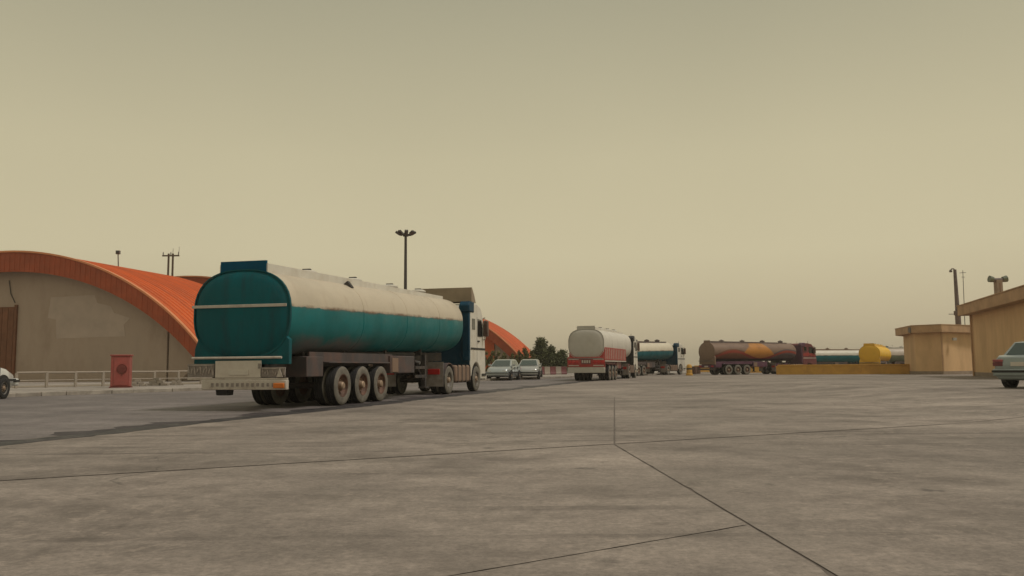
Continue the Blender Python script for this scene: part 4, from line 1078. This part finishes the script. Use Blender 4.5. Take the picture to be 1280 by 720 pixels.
# ------------------------------------------------------------------ ochre buildings on the right
def low_building():
    # corners by depth: left return, front-left, kink, right
    c = [at(1131, 460, 88), at(1145, 460, 81.5), at(1179, 460, 79.5), at(1225, 460, 83)]
    c = [Vector((p.x, p.y)) for p in c]
    back = [c[3]*1.1, c[0]*1.06 + Vector((1.2, 0))]
    poly = c + back
    base = c[1]
    t = thing('ochre_kiosk', 'small flat roofed ochre building with overhanging roof slab', 'building', (base.x, base.y, 0))
    H = 4.72
    loc = [(p.x-base.x, p.y-base.y) for p in poly]
    cen = (sum(p[0] for p in loc)/6, sum(p[1] for p in loc)/6)
    def off(p, k):
        v = Vector((p[0]-cen[0], p[1]-cen[1])); v = v + v.normalized()*k; return (v.x+cen[0], v.y+cen[1])
    MB().prism(loc, -.1, H-.75, axis='z').build('wall', 'ochre_wall', t)
    MB().prism([off(p, .05) for p in loc], -.1, .3, axis='z').build('plinth', 'plinth', t)
    r = MB().prism([off(p, .75) for p in loc], H-.75, H-.06, axis='z').build('roof_slab', 'ochre_trim', t, .02)
    MB().prism([off(p, .8) for p in loc], H-.06, H, axis='z').build('coping', 'ochre_trim', r)
    MB().box(loc[2][0]-.06, loc[2][0]+.06, loc[2][1]-.06, loc[2][1]+.04, .3, H-.75).build('corner_trim', 'ochre_trim', t)
    MB().box(loc[2][0]+1.2, loc[2][0]+1.55, loc[2][1]+.2, loc[2][1]+.45, 3.2, 3.45).build('wall_lamp', 'grey_white', t)
    pip = MB().box(-.62, -.2, -.5, -.1, H-.7, H-.2).build('gutter_outlet', 'steel_grey', t)
low_building()
def tall_building():
    a = at(1217.5, 460, 68); b = at(1310, 460, 50)
    A, B = Vector((a.x, a.y)), Vector((b.x, b.y))
    d = (B-A).normalized(); n = Vector((-d.y, d.x))       # n points away from the yard
    if n.x < 0: n = -n
    t = thing('ochre_office', 'taller ochre building with overhanging sloping roof edge at the right edge', 'building', (A.x, A.y, 0), math.atan2(d.y, d.x))
    Ln = 26; s = 1 if (Vector((-d.y, d.x)) - n).length < .1 else -1
    ys = sorted((0, s*12)); H = 5.75
    MB().box(0, Ln, *ys, -.1, H-.85).build('wall', 'ochre_wall', t)
    MB().box(-.05, Ln, *sorted((-s*.05, s*12.05)), -.1, .32).build('plinth', 'plinth', t)
    r = MB().box(-.85, Ln+.5, *sorted((-s*.8, s*12.8)), H-.85, H-.07).build('roof_slab', 'ochre_trim', t, .02)
    MB().box(-.9, Ln+.5, *sorted((-s*.85, s*12.85)), H-.07, H).build('coping', 'ochre_trim', r)
    MB().tube((.35, -s*.12, .0), (.35, -s*.12, H-.85), .07).build('downpipe', 'ochre_trim', t)
    # ventilation stack with T-shaped cowl stands on the roof
    p = at(1248, 360, 67.5)
    v = thing('vent_stack', 'brown vent stack with a T shaped double cowl on the ochre roof', 'vent stack', (p.x, p.y, H))
    MB().box(-.24, .24, -.24, .24, -.02, 1.95).build('stack', 'plinth', v, .02)
    MB().box(-.02, .02, -.255, -.24, .1, 1.7).build('seam', 'brown_door', v)
    MB().tube((-.62, 0, 1.95), (.62, 0, 1.95), .17, .17, 14).build('cross_duct', 'rust_grey', v)
    for q in (-1, 1):
        MB().tube((q*.38, 0, 2.0), (q*.70, 0, 2.06), .22, .27, 14).build('cowl', 'grey_green', v)
tall_building()

# ------------------------------------------------------------------ low yellow walls
def low_wall(label, pa, Ya, pb, Yb, h, seg):
    a, b = at(pa, 460, Ya), at(pb, 460, Yb); v = Vector((b.x-a.x, b.y-a.y)); Ln = v.length
    t = thing('low_wall', label, 'wall', (a.x, a.y, 0), math.atan2(v.y, v.x), 'low yellow walls'); n = max(1, round(Ln/seg)); w = Ln/n
    pm = MB().box(.02, w-.02, -.12, .12, -.05, h-.14).mesh('wall_panel', 'ochre_yellow')
    cm = MB().box(.005, w-.005, -.17, .17, h-.14, h).mesh('coping', 'ochre_yellow')
    om = MB().box(-.14, .14, -.15, .15, -.05, h-.142).mesh('pier', 'ochre_yellow')
    for i in range(n):
        link('wall_panel', pm, t, .01, (w*i, 0, 0)); link('coping', cm, t, .015, (w*i, random.uniform(-.01, .01), random.uniform(-.01, .01)))
        link('pier', om, t, 0, (w*i, 0, 0))
    return t
low_wall('low yellow wall running from the painted tanker to the small ochre building', 972, 88, 1146, 85, 1.02, 2.6)
low_wall('short stretch of low yellow wall seen under and behind the painted tanker', 868, 112, 958, 112, 1.0, 2.6)

# ------------------------------------------------------------------ vegetation
def foliage(mb, c, rx, ry, rz, n, size, rnd, cone=0.0, hole=0.12):
    """many small leaf-spray quads through the crown volume, gathered into clumps"""
    clumps = []
    for _ in range(max(10, n//45)):
        u = rnd.random()**.8; a = rnd.uniform(0, 2*math.pi); h = rnd.uniform(-1, 1)
        wd = (1 - cone*(h+1)/2) * math.sqrt(max(.03, 1 - (abs(h)**3)))
        clumps.append(Vector((c[0] + rx*wd*u**.5*math.cos(a), c[1] + ry*wd*u**.5*math.sin(a), c[2] + rz*h)))
    for _ in range(n):
        q = rnd.choice(clumps); s = size*rnd.uniform(.6, 1.4)
        p = q + Vector((rnd.gauss(0, rx*.14), rnd.gauss(0, ry*.14), rnd.gauss(0, rz*.10)))
        a = Vector((rnd.gauss(0, 1), rnd.gauss(0, 1), rnd.gauss(0, .8))).normalized(); b = a.orthogonal().normalized(); k = rnd.uniform(0, 6.3)
        b = Matrix.Rotation(k, 3, a) @ b; d = a.cross(b)
        mb.add([p - b*s, p + d*s*.45, p + b*s, p - d*s*.45], [(0,1,2,3)], rnd.choice((0, 0, 0, 1)))
def tree(name, label, px, Y, h, r, mats, seed, cone=.7, cat='tree', n=1800, group=None):
    rnd = random.Random(seed); b = at(px, 460, Y); b.z = PZ
    t = thing(name, label, cat, b, rnd.uniform(0, 6), group)
    m = MB(); m.tube((0, 0, -.1), (.03, 0, h*.45), .11, .07, 8); m.tube((.03, 0, h*.45), (0, .02, h*.92), .07, .02, 8)
    for k in range(9):
        z = h*(.15+.08*k); a = rnd.uniform(0, 6.3); l = r*.75*(1-k*.08)
        m.tube((.02, 0, z), (l*math.cos(a), l*math.sin(a), z+l*.45), .035, .01, 5)
    m.build('trunk', 'bark', t)
    m = MB(); foliage(m, (0, 0, h*.53), r, r, h*.47, n, .13, rnd, cone)
    m.build('crown', mats, t)
tree('conifer_tree', 'tallest dark conifer behind the parked cars', 676.5, 104, 4.1, 1.75, ['leaf_dark', 'leaf_mid'], 1, .85, n=5200, group='small trees behind the cars')
tree('conifer_tree', 'shorter dark conifer growing close on the right of the tallest one', 689, 106, 3.2, 1.3, ['leaf_dark', 'leaf_mid'], 2, .75, n=3600, group='small trees behind the cars')
tree('conifer_tree', 'low rounded dark tree just left of the white and red tanker', 701.5, 102, 2.7, 1.25, ['leaf_dark', 'leaf_dark'], 3, .45, n=3600, group='small trees behind the cars')
tree('conifer_tree', 'slender olive sapling at the right end of the orange roof', 656, 108, 3.1, .75, ['leaf_olive', 'leaf_mid'], 4, .9, n=900, group='small trees behind the cars')
def hedge():
    rnd = random.Random(9); a, b = at(596, 460, 101), at(668, 460, 103); v = b - a; Ln = Vector((v.x, v.y)).length
    t = thing('hedge', 'clipped olive green hedge along the foot of the far orange roof', 'hedge', (a.x, a.y, PZ), math.atan2(v.y, v.x))
    m = MB()
    for k in range(9): foliage(m, (Ln*(k+.5)/9, 0, 1.3 + rnd.uniform(-.1, .12)), Ln/15, .6, 1.3, 900, .13, rnd, 0.1)
    m.build('foliage', ['leaf_olive', 'leaf_mid'], t)
    for k in range(6): MB().tube((Ln*(k+.5)/6, 0, 0), (Ln*(k+.5)/6, 0, 1.6), .05, .03, 6).build('stem', 'bark', t)
hedge()

# ------------------------------------------------------------------ small things in the far yard
def barrier(px, Y, label):
    p = at(px, 460, Y); p.z = PZ if px < 720 else 0
    t = thing('road_barrier', label, 'barrier', p, R(8), 'red and white barriers')
    prof = [(-.28, 0), (-.28, .12), (-.14, .3), (-.09, .85), (.09, .85), (.14, .3), (.28, .12), (.28, 0)]
    for k in range(3):
        m = MB(); pts = prof; n = len(pts); x0, x1 = -.9+.6*k, -.9+.6*k+.59
        m.loft([[(x0, y, z) for y, z in pts], [(x1, y, z) for y, z in pts]])
        m.build('block', 'maroon' if k % 2 == 0 else 'rail_white', t, .02)
barrier(684, 90, 'red and white road barrier under the shorter conifer')
barrier(698, 92, 'red and white road barrier nearest the white and red tanker')
def bollard():
    p = at(861.5, 460, 86); p.z = 0
    t = thing('yellow_bollard', 'stout yellow concrete bollard between the turning tanker and the painted tanker', 'bollard', p)
    MB().lathe([(0, 1.15), (.18, 1.1), (.26, 1.0), (.28, .85), (.30, .2), (.36, .15), (.36, 0)], (0, 0, 0), 'z', 16).build('post', 'ochre_yellow', t)
    MB().lathe([(.285, .75), (.292, .74), (.292, .6), (.29, .59)], (0, 0, 0), 'z', 16).build('band', 'black_plastic', t)
bollard()
def drums():
    for i, (px, Y, lab) in enumerate(((868, 99, 'rusty oil drum left of the painted tanker tail'), (872.5, 102, 'rusty oil drum tucked behind the painted tanker tail'))):
        p = at(px, 460, Y); p.z = 0
        t = thing('oil_drum', lab, 'drum', p, 0, 'oil drums')
        MB().lathe([(0, .88), (.27, .88), (.29, .9), (.29, .6), (.305, .58), (.29, .56), (.29, .32), (.305, .3), (.29, .28), (.29, 0)], (0, 0, 0), 'z', 18).build('drum_body', 'rim_rust', t)
        MB().lathe([(0, .02), (.04, .02), (.04, 0)], (.15, 0, .885), 'z', 8).build('bung', 'steel_dark', t)
drums()

# ------------------------------------------------------------------ dusty air
hm = bpy.data.materials.new('haze'); hm.use_nodes = True
hn = hm.node_tree; hn.nodes.clear()
ho = hn.nodes.new('ShaderNodeOutputMaterial'); hv = hn.nodes.new('ShaderNodeVolumePrincipled')
hv.inputs['Color'].default_value = (0.93, 0.88, 0.78, 1); hv.inputs['Density'].default_value = 0.0006
hv.inputs['Anisotropy'].default_value = 0.3
hn.links.new(hv.outputs[0], ho.inputs['Volume']); MAT['haze'] = hm
hz = MB().box(-1230, 1230, -140, 1930, -1.1, 26).build('haze', 'haze'); hz['kind'] = 'stuff'
hz['label'] = 'thin dusty haze hanging over the whole yard'
